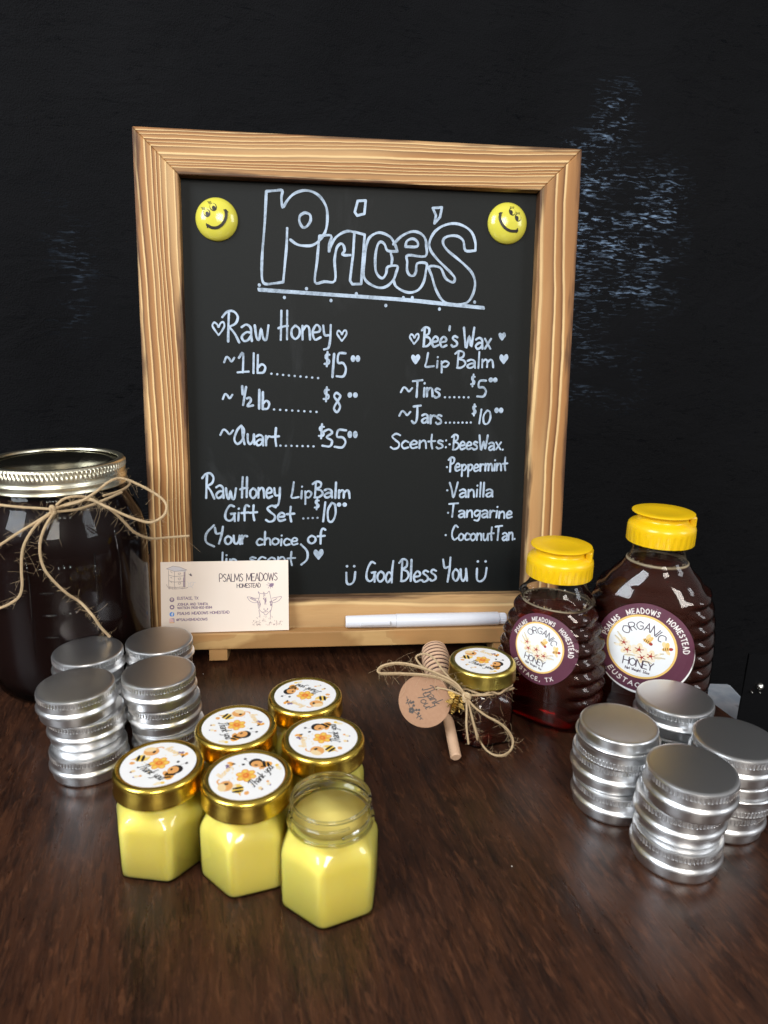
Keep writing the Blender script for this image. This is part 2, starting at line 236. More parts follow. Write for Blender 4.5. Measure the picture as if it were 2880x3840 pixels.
GTW = [[(48.0, 350.7, 36.2), (42.2, 353.0, 42.4), (33.5, 354.7, 46.4), (24.8, 356.0, 49.3), (17.2, 357.5, 50.8), (9.1, 359.0, 50.8), (1.6, 359.8, 48.6), (-1.5, 360.4, 45.3), (-0.0, 359.5, 43.9), (7.6, 359.0, 44.3), (16.3, 358.5, 44.5), (25.0, 357.6, 44.6), (33.7, 356.1, 43.7), (42.4, 354.1, 40.5), (48.4, 351.5, 35.4)], [(48.6, 350.4, 35.1), (52.9, 350.0, 29.6), (60.2, 349.9, 24.0), (68.3, 351.2, 18.8), (74.1, 352.4, 12.9), (77.2, 353.4, 6.3), (76.0, 352.0, 1.2), (71.1, 346.8, 1.2), (65.8, 346.6, 1.2), (61.8, 351.4, 1.2), (58.4, 354.6, 5.0), (54.7, 352.8, 14.8), (51.6, 351.7, 25.3), (48.8, 350.3, 34.8)], [(48.6, 350.4, 35.1), (48.7, 347.4, 27.8), (48.6, 343.4, 20.6), (50.3, 342.6, 10.1)], [(48.9, 350.4, 35.1), (51.9, 348.4, 24.0), (54.4, 346.2, 15.7), (55.7, 346.7, 10.1)], [(48.5, 350.7, 36.2), (41.5, 357.2, 40.7), (36.2, 365.5, 43.2), (31.9, 374.5, 45.7), (27.3, 380.6, 45.9), (22.6, 383.4, 43.7), (21.4, 382.9, 41.8), (23.8, 378.8, 39.9), (28.3, 371.2, 40.0), (35.0, 363.6, 39.6), (42.7, 356.5, 37.9), (48.3, 350.5, 35.6)], [(48.3, 350.7, 36.2), (53.5, 352.5, 35.2), (60.3, 355.3, 33.9), (69.0, 361.9, 31.6), (75.6, 368.7, 29.9), (80.2, 376.2, 27.1)]]
EMB = [[(-199.7, 380.5, 109.8), (-196.3, 381.1, 109.8), (-193.1, 382.0, 109.8)], [(-199.9, 380.4, 93.8), (-198.0, 380.8, 93.8), (-196.0, 381.2, 93.9)], [(-199.9, 380.4, 78.7), (-196.4, 381.1, 78.7), (-192.9, 382.0, 78.6)], [(-199.9, 380.4, 64.7), (-196.1, 381.2, 64.6), (-192.4, 382.2, 64.5)], [(-200.0, 380.4, 50.7), (-196.2, 381.1, 50.6), (-192.5, 382.1, 50.4)], [(-186.4, 384.5, 124.4), (-186.0, 384.7, 123.6), (-185.4, 385.0, 124.3)], [(-184.0, 385.6, 124.3), (-183.5, 385.9, 123.4), (-182.9, 386.2, 124.2)], [(-181.3, 387.1, 124.1), (-180.9, 387.4, 123.2), (-180.3, 387.8, 123.9)], [(-189.2, 383.3, 94.2), (-188.8, 383.5, 93.3), (-188.1, 383.7, 94.1)], [(-186.7, 384.4, 94.4), (-186.2, 384.6, 93.5), (-185.6, 384.9, 94.2)], [(-183.6, 385.8, 94.4), (-183.1, 386.1, 93.4), (-182.5, 386.4, 94.2)], [(-189.1, 383.4, 65.4), (-188.6, 383.6, 64.5), (-187.9, 383.8, 65.3)], [(-185.9, 384.7, 65.5), (-185.4, 385.0, 64.5), (-184.8, 385.3, 65.3)], [(-182.7, 386.3, 65.8), (-182.3, 386.6, 64.8), (-181.6, 386.9, 65.6)], [(-205.7, 379.9, 103.8), (-205.3, 379.9, 86.1), (-207.0, 379.8, 38.9)], [(-172.0, 394.2, 99.8), (-172.3, 393.9, 77.9), (-173.3, 393.0, 54.0)], [(-163.2, 405.3, 111.2), (-162.1, 407.1, 88.2), (-162.6, 406.2, 57.8)]]

# ------------------------------------------------------------------ stroke lettering (percent units: baseline 0, capital 100)
GL = {}
def G(ch, wd, s): GL[ch] = (wd, [[tuple(float(a)/100 for a in p.split(',')) for p in st.split()] for st in s.split('|')])
# handwriting
G('R', 62, '20,0 22,50 25,92|0,80 18,97 42,99 58,82 50,60 24,48|24,48 44,28 62,-3')
G('H', 52, '12,0 16,100|40,2 42,100|2,40 25,46 44,48'); G('B', 52, '14,0 18,94|2,84 20,100 42,92 40,66 18,54 44,44 52,22 34,2 12,0')
G('L', 42, '12,100 6,40 2,4 40,8'); G('G', 58, '48,88 28,94 8,60 4,20 22,2 44,14 48,42 28,42 54,46|50,44 52,0'); G('S', 48, '46,90 26,100 6,82 22,58 42,36 38,8 16,-2 0,10')
G('T', 58, '2,94 58,100|30,97 28,50 26,0'); G('J', 54, '8,94 52,100|32,96 32,40 26,8 12,0 0,12'); G('W', 62, '2,100 10,40 18,0 34,60 46,6 60,100')
G('V', 52, '0,98 14,50 24,0 38,50 48,100'); G('C', 48, '46,86 26,98 6,60 6,22 24,0 46,12'); G('P', 44, '14,0 16,92|0,80 18,98 42,90 40,64 18,50'); G('Q', 66, '40,96 18,70 4,24 22,0 48,24 56,70 40,96|44,80 52,30 60,0')
G('Y', 52, '2,94 10,60 34,62|48,100 40,50 26,0')
G('a', 46, '4,44 22,52 38,42 40,20 42,0|40,26 22,28 4,14 12,0 28,4 40,18'); G('b', 40, '6,96 4,3|4,28 22,48 38,34 30,6 4,3'); G('c', 38, '36,42 18,50 2,26 12,2 36,8')
G('d', 44, '34,40 16,48 2,24 14,0 34,20|40,100 36,50 38,0'); G('e', 40, '4,24 32,28 34,42 18,50 2,26 12,0 38,8'); G('f', 40, '40,88 26,96 18,70 18,0|2,46 38,50')
G('g', 42, '36,44 16,48 2,26 16,6 36,24|38,46 38,0 28,-26 6,-24'); G('h', 40, '6,96 4,0|4,28 20,48 34,40 38,0'); G('i', 14, '8,48 6,0|8,74 9,76')
G('l', 14, '8,98 6,0'); G('m', 62, '4,48 4,0|4,30 18,48 28,38 28,2|28,30 44,48 54,36 58,0'); G('n', 42, '4,48 4,0|4,30 20,48 34,40 38,0'); G('o', 42, '20,48 4,34 4,12 20,0 38,14 38,36 20,48')
G('p', 42, '6,46 8,0 8,-34|6,30 22,48 40,34 28,8 8,10'); G('r', 34, '4,48 6,0|6,28 18,46 34,44'); G('s', 36, '32,44 16,50 6,38 28,22 30,6 10,-2 0,6'); G('t', 38, '18,92 16,40 22,0|0,46 36,50')
G('u', 42, '4,48 6,14 18,0 34,16 38,48|38,48 42,0'); G('w', 56, '2,46 8,8 18,2 26,36 34,4 46,4 54,46'); G('x', 38, '2,48 34,0|36,48 4,0'); G('y', 42, '4,48 10,16 28,14|38,50 36,4 28,-30 8,-36')
G('v', 36, '0,48 16,0 36,48'); G('k', 38, '6,98 4,0|34,48 6,22 36,0'); G('z', 34, '2,48 32,48 2,0 34,2')
G('1', 46, '6,74 24,98 22,0|0,0 46,4'); G('|', 16, '12,100 4,0'); G('5', 48, '44,100 12,98 8,62 32,60 46,36 34,6 2,6'); G('8', 40, '34,88 16,98 6,80 22,56 36,28 22,0 6,20 22,54 36,80 34,88'); G('3', 46, '4,88 24,100 38,82 16,56 40,38 34,6 2,6'); G('0', 44, '22,100 4,60 8,6 28,2 42,40 38,88 22,100')
G('/', 46, '6,100 8,60|30,96 10,8'); GL['/'][1].append([(.34, .40), (.52, .44), (.58, .28), (.36, .02), (.72, .06)]); GL['/'] = (74, GL['/'][1])
G('$', 34, '28,84 10,84 8,60 26,44 24,20 2,18|18,104 14,0'); G('~', 90, '0,10 22,80 45,60 64,20 90,70'); G(':', 14, '6,50 7,52|6,6 7,8'); G('.', 14, '6,2 7,4'); G("'", 14, '8,104 6,84'); G('(', 34, '34,100 8,60 8,20 34,0'); G(')', 34, '2,100 28,66 28,26 6,0'); G(' ', 34, '0,0')
G('Ü', 60, '4,62 8,8 30,0 50,20 56,66')
CAPS = {}
def K(ch, wd, s): CAPS[ch] = (wd, [[tuple(float(a)/100 for a in p.split(',')) for p in st.split()] for st in s.split('|')])
K('A', 62, '0,0 31,100 62,0|12,36 50,36'); K('B', 52, '0,0 0,100 36,100 46,76 34,54 0,54|34,54 52,28 38,0 0,0'); K('C', 58, '56,82 32,100 4,70 4,30 32,0 56,18'); K('D', 58, '0,0 0,100 30,100 56,70 56,30 30,0 0,0'); K('E', 46, '44,100 0,100 0,0 46,0|0,52 36,52')
K('F', 44, '44,100 0,100 0,0|0,52 36,52'); K('G', 62, '58,84 32,100 4,70 4,30 32,0 58,20 58,46 34,46'); K('H', 58, '0,0 0,100|58,0 58,100|0,52 58,52'); K('I', 12, '6,0 6,100'); K('J', 36, '34,100 34,20 18,0 0,14'); K('L', 44, '0,100 0,0 44,0'); K('M', 76, '0,0 4,100 38,14 72,100 76,0')
K('N', 58, '0,0 0,100 58,0 58,100'); K('O', 66, '33,100 4,72 4,28 33,0 62,28 62,72 33,100'); K('P', 50, '0,0 0,100 36,100 50,74 36,48 0,48'); K('R', 54, '0,0 0,100 36,100 48,74 36,50 0,50|30,50 54,0'); K('S', 50, '46,88 24,100 4,76 26,54 48,28 26,0 2,12'); K('T', 54, '0,100 54,100|27,100 27,0')
K('U', 58, '2,100 2,26 29,0 56,26 56,100'); K('V', 58, '0,100 29,0 58,100'); K('W', 88, '0,100 22,0 44,90 66,0 88,100'); K('X', 54, '0,0 54,100|0,100 54,0'); K('Y', 54, '0,100 27,50 54,100|27,50 27,0'); K('Z', 50, '0,100 50,100 0,0 50,0')
K(' ', 40, '0,0'); K(',', 14, '10,6 2,-18'); K('.', 12, '5,0 6,4'); K(':', 12, '5,0 6,4|5,50 6,54'); K('-', 34, '4,44 30,44'); K('(', 24, '22,106 6,70 6,24 22,-8'); K(')', 24, '2,106 18,70 18,24 2,-8'); K('@', 70, '46,30 30,30 26,52 44,60 48,32 62,36 60,76 34,92 8,60 14,18 44,6'); K('!', 12, '6,100 6,34|5,2 6,4')
for d, s in (('0', '25,100 4,70 4,30 25,0 46,30 46,70 25,100'), ('1', '8,80 26,100 26,0'), ('2', '4,78 24,100 46,76 2,0 48,0'), ('3', '4,90 36,98 36,60 16,54 44,36 30,0 2,8'), ('4', '36,0 36,100 0,30 50,30'), ('5', '44,100 8,100 6,58 42,54 40,4 2,4'), ('6', '40,96 8,50 10,4 44,10 40,50 10,40'), ('8', '25,100 6,78 42,28 24,0 6,26 44,78 25,100'), ('9', '44,60 12,50 8,90 40,96 44,60 30,0')): K(d, 50, s)
for k_ in CAPS: GL.setdefault(k_, CAPS[k_])
SHARP = set('AEFHILMNTVWXYZ14-/|')

class Decal:
    """flat printed or drawn marks: collects 2D shapes (metres) and maps them onto a surface"""
    def __init__(s, fmap, dz=.00006): s.f = fmap; s.dz = dz; s.faces = []; s.cols = []; s.k = 0
    def ci(s, c):
        if c not in s.cols: s.cols.append(c)
        return s.cols.index(c)
    def poly(s, pts, c, layer=1):
        x = sum(p[0] for p in pts)/len(pts); y = sum(p[1] for p in pts)/len(pts); k = s.ci(c)
        for a, b in zip(pts, pts[1:]+pts[:1]): s.faces.append(([(x, y), a, b], layer, k))
    def ell(s, x, y, rx, ry, c, layer=1, rot=0, n=16):
        cr, sr = math.cos(rot), math.sin(rot)
        s.poly([(x+rx*math.cos(t)*cr-ry*math.sin(t)*sr, y+rx*math.cos(t)*sr+ry*math.sin(t)*cr) for t in (2*math.pi*i/n for i in range(n))], c, layer)
    def ring(s, x, y, r0, r1, c, layer=1, n=64, m=4):
        k = s.ci(c)
        for j in range(m):
            a, b = r0+(r1-r0)*j/m, r0+(r1-r0)*(j+1)/m
            for i in range(n):
                t, u = 2*math.pi*i/n, 2*math.pi*(i+1)/n
                q = [(x+a*math.cos(t), y+a*math.sin(t)), (x+b*math.cos(t), y+b*math.sin(t)), (x+b*math.cos(u), y+b*math.sin(u)), (x+a*math.cos(u), y+a*math.sin(u))]
                if a < 1e-9: q = q[1:]+[(x, y)]; q = [q[2], q[0], q[1]] if False else [(x, y), q[0], q[1]]
                s.faces.append((q, layer, k))
    def stroke(s, P, wd, c, layer=2, smooth=True, sub=5, jit=0):
        if not smooth and len(P) > 2:
            for a, b in zip(P, P[1:]): s.stroke([a, b], wd, c, layer)
            return
        P = [Vector((p[0], p[1], 0)) for p in P]
        if smooth and len(P) > 2: P = catmull(P, sub)
        Q = [P[0]]
        for p in P[1:]:
            if (p-Q[-1]).length > wd*.08: Q.append(p)
        P = Q
        k = s.ci(c); s.k = (s.k+1) % 14; base = layer+s.k*.35
        if len(P) < 2:
            s.ell(P[0].x, P[0].y, wd*.62, wd*.62, c, base, n=10); return
        N = []
        for i in range(len(P)):
            t = P[min(i+1, len(P)-1)]-P[max(i-1, 0)]; t.normalize(); N.append(Vector((-t.y, t.x, 0)))
        L, Rr = [], []
        ph = random.random()*6
        for i, p in enumerate(P):
            h = wd/2*(1+jit*math.sin(ph+i*.7))
            L.append(p+N[i]*h); Rr.append(p-N[i]*h)
        for i in range(len(P)-1):
            ly = base+.25*i/len(P)
            s.faces.append(([L[i][:2], Rr[i][:2], Rr[i+1][:2], L[i+1][:2]], ly, k))
        for p, n_, sg in ((P[0], N[0], 1), (P[-1], N[-1], -1)):
            a0 = math.atan2(n_.y, n_.x); h = wd/2
            pts = [(p.x+h*math.cos(a0+sg*math.pi*j/6), p.y+h*math.sin(a0+sg*math.pi*j/6)) for j in range(7)]
            s.poly(pts, c, base+.25)
    def text(s, t, x0, y0, x1, y1, cap, wd, c, layer=2, font=None, gap=9, jit=0, slant=0, xf=None):
        font = font or CAPS
        adv = sum(font[ch][0] for ch in t)+gap*(len(t)-1)
        L = math.hypot(x1-x0, y1-y0); ux, uy = (x1-x0)/L, (y1-y0)/L; sx_ = L/adv*100; pos = 0
        for ch in t:
            g = font[ch]; dy = random.uniform(-jit, jit)*cap; ds = 1+random.uniform(-jit, jit)
            for st in g[1]:
                if ch == ' ': continue
                pts = []
                for (a, b) in st:
                    lx = (pos/100+a)*sx_+b*slant*cap; ly = b*cap*ds+dy
                    pts.append(xf(lx, ly) if xf else (x0+ux*lx-uy*ly, y0+uy*lx+ux*ly))
                s.stroke(pts, wd, c, layer, smooth=not (font is CAPS and ch in SHARP), sub=4, jit=.12 if jit else 0)
            pos += g[0]+gap
    def arc(s, t, r, a0, a1, cap, wd, c, layer=2, inward=False, font=None, gap=16):
        # letters along a circle: a0 -> a1 in radians, tops outward unless inward
        L = abs(a1-a0)*r; sg = 1 if a1 > a0 else -1
        def xf(lx, ly):
            a = a0+sg*lx/r; rr = r+ly if not inward else r-ly
            return (rr*math.cos(a), rr*math.sin(a))
        s.text(t, 0, 0, L, 0, cap, wd, c, layer, font=font, gap=gap, xf=xf)
    def build(s, name, mats, parent=None):
        me = bpy.data.meshes.new(name); vs_, fs, mi = [], [], []
        for pts, ly, k in s.faces:
            i0 = len(vs_)
            for p in pts: vs_.append(s.f(p[0], p[1], ly*s.dz))
            fs.append(tuple(range(i0, i0+len(pts)))); mi.append(k)
        me.from_pydata(vs_, [], fs)
        for c in s.cols: me.materials.append(mats[c])
        me.polygons.foreach_set('material_index', mi); me.update()
        o = bpy.data.objects.new(name, me); col.objects.link(o)
        if parent: o.parent = parent
        return o
INK = {}
for nm, c in dict(white=(.83, .815, .80), maroon=(.105, .028, .052), goldring=(.80, .52, .16), labelwhite=(.80, .82, .83), pinkwhite=(.78, .73, .70), ink=(.06, .035, .06), black=(.015, .012, .012), orange=(.80, .36, .06), deep=(.72, .16, .03), peach=(.74, .35, .11), yellow=(.83, .55, .10), pale=(.83, .62, .34), wing=(.78, .76, .78), purple=(.16, .09, .30), brown=(.20, .075, .025), cream=(.83, .70, .47), petal=(.84, .76, .62), red=(.38, .03, .02), leaf=(.60, .52, .36), sepia=(.34, .25, .24), dusk=(.24, .16, .24), blue=(.08, .27, .72), pink=(.75, .25, .35), paper=(.88, .74, .62), kraftink=(.05, .04, .035), grey=(.5, .45, .45), yellowface=(.70, .63, .08), smile=(.012, .008, .004), silver=(.62, .58, .60)).items():
    INK[nm] = plain('print_'+nm, c, .5, 0, .03, 150)

# ------------------------------------------------------------------ table, curtain
TA = R(15.66); TD = Vector((-math.sin(TA), math.cos(TA), 0)); TX = Vector((math.cos(TA), math.sin(TA), 0))
m = M('dark_walnut_laminate'); setp(m.b, Roughness=.34); m.b.inputs['Specular IOR Level'].default_value = .32
n1 = m.noise(m.coord((30, 3.0, 1), rot=(0, 0, R(4))), 1, 5, .62, 1.1)
n2 = m.noise(m.coord((190, 30, 1), rot=(0, 0, R(4))), 1, 5, .7, .5)
n5 = m.noise(m.coord((55, 22, 1)), 1, 5, .7, .4)
n3 = m.noise(m.coord((5, 2.4, 1)), 1, 3, .5, .8)
n4 = m.noise(m.coord((900, 60, 1), rot=(0, 0, R(3))), 1, 3, .7)
wv = m.new('TexWave'); wv.wave_type = 'BANDS'; wv.bands_direction = 'X'; wv.inputs['Scale'].default_value = 26; wv.inputs['Distortion'].default_value = 14; wv.inputs['Detail'].default_value = 3; wv.inputs['Detail Scale'].default_value = .6
m.con(m.coord((1, .16, 1)), wv.inputs['Vector'])
c = m.ramp(n1, [(.3, (.007, .0032, .0023)), (.5, (.026, .0095, .005)), (.7, (.070, .025, .0105))])
c = m.mix(m.math('MULTIPLY', m.ramp(n2, [(.42, (0, 0, 0)), (.7, (1, 1, 1))]), .55), c, (.012, .006, .0045))
c = m.mix(m.math('MULTIPLY', wv.outputs[0], .4), c, (.066, .024, .011))
c = m.mix(m.math('MULTIPLY', m.ramp(n3, [(.35, (0, 0, 0)), (.7, (1, 1, 1))]), .5), c, (.016, .0085, .0065))
c = m.mix(m.math('MULTIPLY', m.ramp(n4, [(.5, (0, 0, 0)), (.75, (1, 1, 1))]), .35), c, (.095, .042, .024))
n6 = m.noise(m.coord((430, 62, 1), rot=(0, 0, R(5)), loc=(.3, .1, 0)), 1, 4, .7, .8)
c = m.mix(m.math('MULTIPLY', m.ramp(n6, [(.50, (0, 0, 0)), (.60, (1, 1, 1))]), .6), c, (.0065, .0035, .003))
n7 = m.noise(m.coord((380, 75, 1), rot=(0, 0, R(2)), loc=(.7, .4, 0)), 1, 4, .7, .8)
c = m.mix(m.math('MULTIPLY', m.ramp(n7, [(.54, (0, 0, 0)), (.66, (1, 1, 1))]), .5), c, (.115, .045, .021))
c = m.mix(m.math('MULTIPLY', m.ramp(n5, [(.45, (0, 0, 0)), (.68, (1, 1, 1))]), .45), c, (.070, .026, .013))
m.con(c, m.b.inputs['Base Color'])
m.con(m.ramp(n2, [(.2, (.22, .22, .22)), (.8, (.40, .40, .40))]), m.b.inputs['Roughness'])
m.bump(m.math('ADD', n2, m.math('MULTIPLY', n4, .7)), .16, .0006)
WALNUT = m.m
bm = bmesh.new(); box(bm, (-1.15, -1.25, -.026), (0, 0, 0))
tb = from_bm('table', bm, [WALNUT], smooth=False); bevel(tb, .003, 3)
# back-right corner: right edge line meets back edge line
P0 = Vector((.2201, .4145, 0)); Q0 = Vector((-.25, .684, 0)); ss = (Q0-P0).dot(TD)
tb.location = P0+TD*ss; tb.rotation_euler = (0, 0, TA)
tag(tb, 'dark walnut table top with streaky grain that everything is set out on', 'table')

m = M('black_cloth'); setp(m.b, Roughness=.95); m.b.inputs['Specular IOR Level'].default_value = .08
wvn = m.noise(m.coord((700, 1, 700)), 1, 2)
c = m.mix(m.noise(m.coord((3, 1, 3)), 1, 4), (.0042, .0044, .0052), (.0095, .0094, .0102)); c = m.mix(m.math('MULTIPLY', wvn, .4), c, (.011, .011, .0125))
m.con(c, m.b.inputs['Base Color'])
st = m.noise(m.coord((58, 1, 330), rot=(0, R(2), 0)), 1, 3, .6, 1.2)
st2 = m.noise(m.coord((14, 1, 26)), 1, 2)
hole = m.ramp(st, [(.55, (0, 0, 0)), (.82, (1, 1, 1))])
hole = m.math('MULTIPLY', hole, m.ramp(st2, [(.36, (0, 0, 0)), (.62, (1, 1, 1))]))
tr = m.new('BsdfTranslucent'); tr.inputs[0].default_value = (.42, .50, .62, 1)
x = m.new('MixShader'); m.con(hole, x.inputs[0]); m.con(m.b.outputs[0], x.inputs[1]); m.con(tr.outputs[0], x.inputs[2]); m.con(x.outputs[0], m.out.inputs[0])
m.bump(m.math('ADD', wvn, m.math('MULTIPLY', m.noise(m.coord((13, 1, 24)), 1, 4, .55, .8), 4)), .45, .003)
CLOTH = m.m
bm = bmesh.new(); NX, NZ = 150, 130
CW, Z0, Z1 = 1.9, -.55, .86
from mathutils import noise as mn
vv = []
for j in range(NZ+1):
    for i in range(NX+1):
        X = -CW/2+CW*i/NX; Z = Z0+(Z1-Z0)*j/NZ
        d = .014*mn.noise(Vector((X*3.2, Z*.8, 3)))+.006*mn.noise(Vector((X*9, Z*2.2, 9)))+.0030*mn.noise(Vector((X*16, Z*13, 2)))+.004*mn.noise(Vector((X*1.2, Z*6, 5)))*(1 if Z > .5 else .35)
        vv.append(bm.verts.new((X, d, Z)))
for j in range(NZ):
    for i in range(NX):
        a = j*(NX+1)+i; bm.faces.new((vv[a], vv[a+1], vv[a+NX+2], vv[a+NX+1]))
cl = from_bm('backdrop_cloth', bm, [CLOTH])
CO = Q0+TX*.30+TD*.034; cl.location = CO; cl.rotation_euler = (0, 0, TA)
tag(cl, 'black cloth backdrop hung behind the chalkboard, with daylight glinting through its weave', 'backdrop')
bm = bmesh.new(); box(bm, (-1.2, 0, -1.2), (1.2, .02, 1.2))
wl_ = from_bm('wall', bm, [plain('dim_wall', (.10, .10, .10), .8)], smooth=False); wl_.location = CO+TD*.09; wl_.rotation_euler = (0, 0, TA); tag(wl_, kind='structure')
bm = bmesh.new(); box(bm, (-3, -3, -.02), (3, 3, 0))
fl_ = from_bm('floor', bm, [plain('dark_floor', (.045, .04, .036), .6, vscale=6, var=.2)], smooth=False); fl_.location = (0, 0, -.74); tag(fl_, kind='structure')
def behind(px, py, off):   # point of the photo frame on the curtain plane, in curtain coordinates
    d = fwd+cx_*((px-1440)/2620.31)-cu_*((py-1920)/2620.31); o = Vector((0, 0, CAMH)); n = TD
    t = (CO-o).dot(n)/d.dot(n); return o+d*t+TD*off
def leak(x0, y0, x1, y1, power):
    a, b = behind(x0, y0, .024), behind(x1, y1, .024); c_ = (a+b)/2
    l = bpy.data.lights.new('daylight_behind_cloth', 'AREA'); l.shape = 'RECTANGLE'; l.size = abs((b-a).dot(TX)); l.size_y = abs(b.z-a.z); l.energy = .125*power*l.size*l.size_y; l.color = (.72, .86, 1.0); l.spread = R(110)
    o = bpy.data.objects.new('daylight_behind_cloth', l); col.objects.link(o)
    o.location = c_; o.rotation_euler = (-TD).to_track_quat('-Z', 'Y').to_euler()
leak(2170, 640, 2520, 1000, 42); leak(2170, 1000, 2500, 1180, 26); leak(2265, 330, 2352, 620, 34); leak(2150, 500, 2270, 640, 22)
leak(2130, 1200, 2330, 1330, 18); leak(2150, 1370, 2380, 1490, 12); leak(2350, 560, 2360, 600, 5)
leak(250, 830, 310, 1160, 22); leak(160, 790, 300, 860, 10); leak(270, 1090, 312, 1280, 26)

# things glimpsed past the table's right end
t = empty('stand_leg', (.297, .4515, -.05)); tag(t, 'black stand leg with a silver bolt head beside the table end', 'stand')
BLK = plain('black_painted_steel', (.0018, .002, .003), .6, Specular_IOR_Level=.2)
STEEL = plain('zinc_steel', (.6, .58, .54), .3, 1.0)
bm = bmesh.new(); box(bm, (-.0365, 0, -.25), (.05, .002, .066)); from_bm('post', bm, [BLK], t, smooth=False)
def bolt(x, z, r, nm='bolt'):
    bm = lathe([(0, .0022), (r*.55, .002), (r, .0008), (r, -.001)], 16); bmesh.ops.rotate(bm, cent=(0, 0, 0), matrix=Matrix.Rotation(R(90), 3, 'X'), verts=bm.verts[:])
    o = from_bm(nm, bm, [STEEL], t); o.location = (x, -.0008, z)
bolt(-.0255, .0415, .0026); bolt(-.0312, .0373, .0008, 'rivet'); bolt(-.0256, .0373, .0007, 'rivet')
bm = bmesh.new(); box(bm, (-.05, -.03, -.09), (.0155, .03, 0))
m = M('white_carton'); setp(m.b, Roughness=.6); nn = m.noise(m.coord((40, 40, 90)), 1, 3, .6, .5)
m.con(m.ramp(nn, [(.38, (.40, .45, .52)), (.56, (.58, .61, .65)), (.66, (.28, .29, .32))]), m.b.inputs['Base Color'])
o = from_bm('carton', bm, [m.m], smooth=False); o.location = (.2795, .503, -.0505); bevel(o, .003)
tag(o, 'white carton showing a corner between the table end and the black stand', 'box')

# ------------------------------------------------------------------ chalkboard sign
YAW, LEAN = .1087, .1049
BR = Vector((math.cos(YAW), math.sin(YAW), 0)); nh = Vector((math.sin(YAW), -math.cos(YAW), 0)); UZ = Vector((0, 0, 1))
BU = UZ*math.cos(LEAN)-nh*math.sin(LEAN); BN = nh*math.cos(LEAN)+UZ*math.sin(LEAN)
BO = Vector((-.1619, .4548, .0073))
BM = Matrix(((BR.x, -BN.x, BU.x, BO.x), (BR.y, -BN.y, BU.y, BO.y), (BR.z, -BN.z, BU.z, BO.z), (0, 0, 0, 1)))   # local x along, y backwards, z up the board
def board_child(o): o.matrix_world = BM; return o
sign = empty('chalkboard_sign'); sign.matrix_world = BM
tag(sign, 'wood framed chalkboard price sign standing upright on the table', 'chalkboard')
BW, BH, RT, RS, RB = .2964, .3476, .0277, .028, .0364
DEP = .018
def rail(name, L, W, c0, c1, mat, M4):
    bm = bmesh.new()
    pts = [(0, 0), (L, 0), (L-c1, W), (c0, W)]
    fr = [bm.verts.new((x, y, 0)) for x, y in pts]; bk = [bm.verts.new((x, y, -DEP)) for x, y in pts]
    bm.faces.new(fr); bm.faces.new(bk[::-1])
    for i in range(4): bm.faces.new((fr[i], bk[i], bk[(i+1) % 4], fr[(i+1) % 4]))
    o = from_bm(name, bm, [mat], sign, smooth=False); o.matrix_parent_inverse = Matrix(); o.matrix_local = M4; bevel(o, .0007, 2); return o
# rail local: x along, y inwards, z towards the viewer ; sign local: x, y(back), z(up)
def basis(ox, oz, ex, ey): # ex, ey as (x,z) in the sign frame; local z -> viewer (-y)
    return Matrix(((ex[0], ey[0], 0, ox), (0, 0, -1, 0), (ex[1], ey[1], 0, oz), (0, 0, 0, 1)))
rail('frame_rail', BW, RT, RS, RS, wood_frame('burnt_pine_top', .0026, 1.0, shift=.3, W=RT, blot=.15, tilt=.012), basis(0, BH, (1, 0), (0, -1)))
rail('frame_rail', BH, RS, RB, RT, wood_frame('burnt_pine_side', .0036, 1.0, shift=1.7, W=RS, blot=.15, tilt=.022), basis(0, 0, (0, 1), (1, 0)))
rail('frame_rail', BH, RS, RT, RB, wood_frame('burnt_pine_broad', .0085, 1.0, shift=3.1, W=RS, blot=.4, sway=1.3), basis(BW, BH, (0, -1), (-1, 0)))
rail('frame_rail', BW, RB, RS, RS, wood_frame('burnt_pine_bottom', .012, .6, shift=5.2, W=RB, blot=.45, sway=1.3), basis(BW, 0, (-1, 0), (0, 1)))
m = M('blackboard'); setp(m.b, Roughness=.55); m.b.inputs['Specular IOR Level'].default_value = .19
nb = m.noise(m.coord((9, 9, 9)), 1, 5, .6); nf = m.noise(m.coord(), 1400, 2)
c = m.mix(nb, (.0042, .0052, .0050), (.0070, .0083, .0081)); c = m.mix(m.math('MULTIPLY', m.ramp(nf, [(.55, (0, 0, 0)), (.8, (1, 1, 1))]), .35), c, (.03, .03, .03))
sm = m.ramp(m.noise(m.coord((26, 26, 11), rot=(0, R(25), 0)), 1, 4, .6, 1), [(.62, (0, 0, 0)), (.8, (1, 1, 1))])
c = m.mix(m.math('MULTIPLY', sm, .25), c, (.05, .053, .056))
m.con(c, m.b.inputs['Base Color']); m.bump(nf, .12, .0002)
bm = bmesh.new(); box(bm, (RS-.004, .0078, RB-.004), (BW-RS+.004, .0125, BH-RT+.004))
panel = from_bm('blackboard_panel', bm, [m.m], sign, smooth=False)
bm = bmesh.new(); box(bm, (.001, -.0112, .0026), (BW-.001, -.0002, .0143))
bm2 = from_bm('ledge', bm, [wood_frame('plain_oak', .0032, .8, shift=7, light=(.56, .35, .145), dark=(.27, .135, .045), edge=False, blot=.1)], sign, smooth=False); bevel(bm2, .0008)
PINE = wood_frame('raw_pine', .006, .7, shift=9, light=(.55, .36, .15), dark=(.3, .15, .05), edge=False)
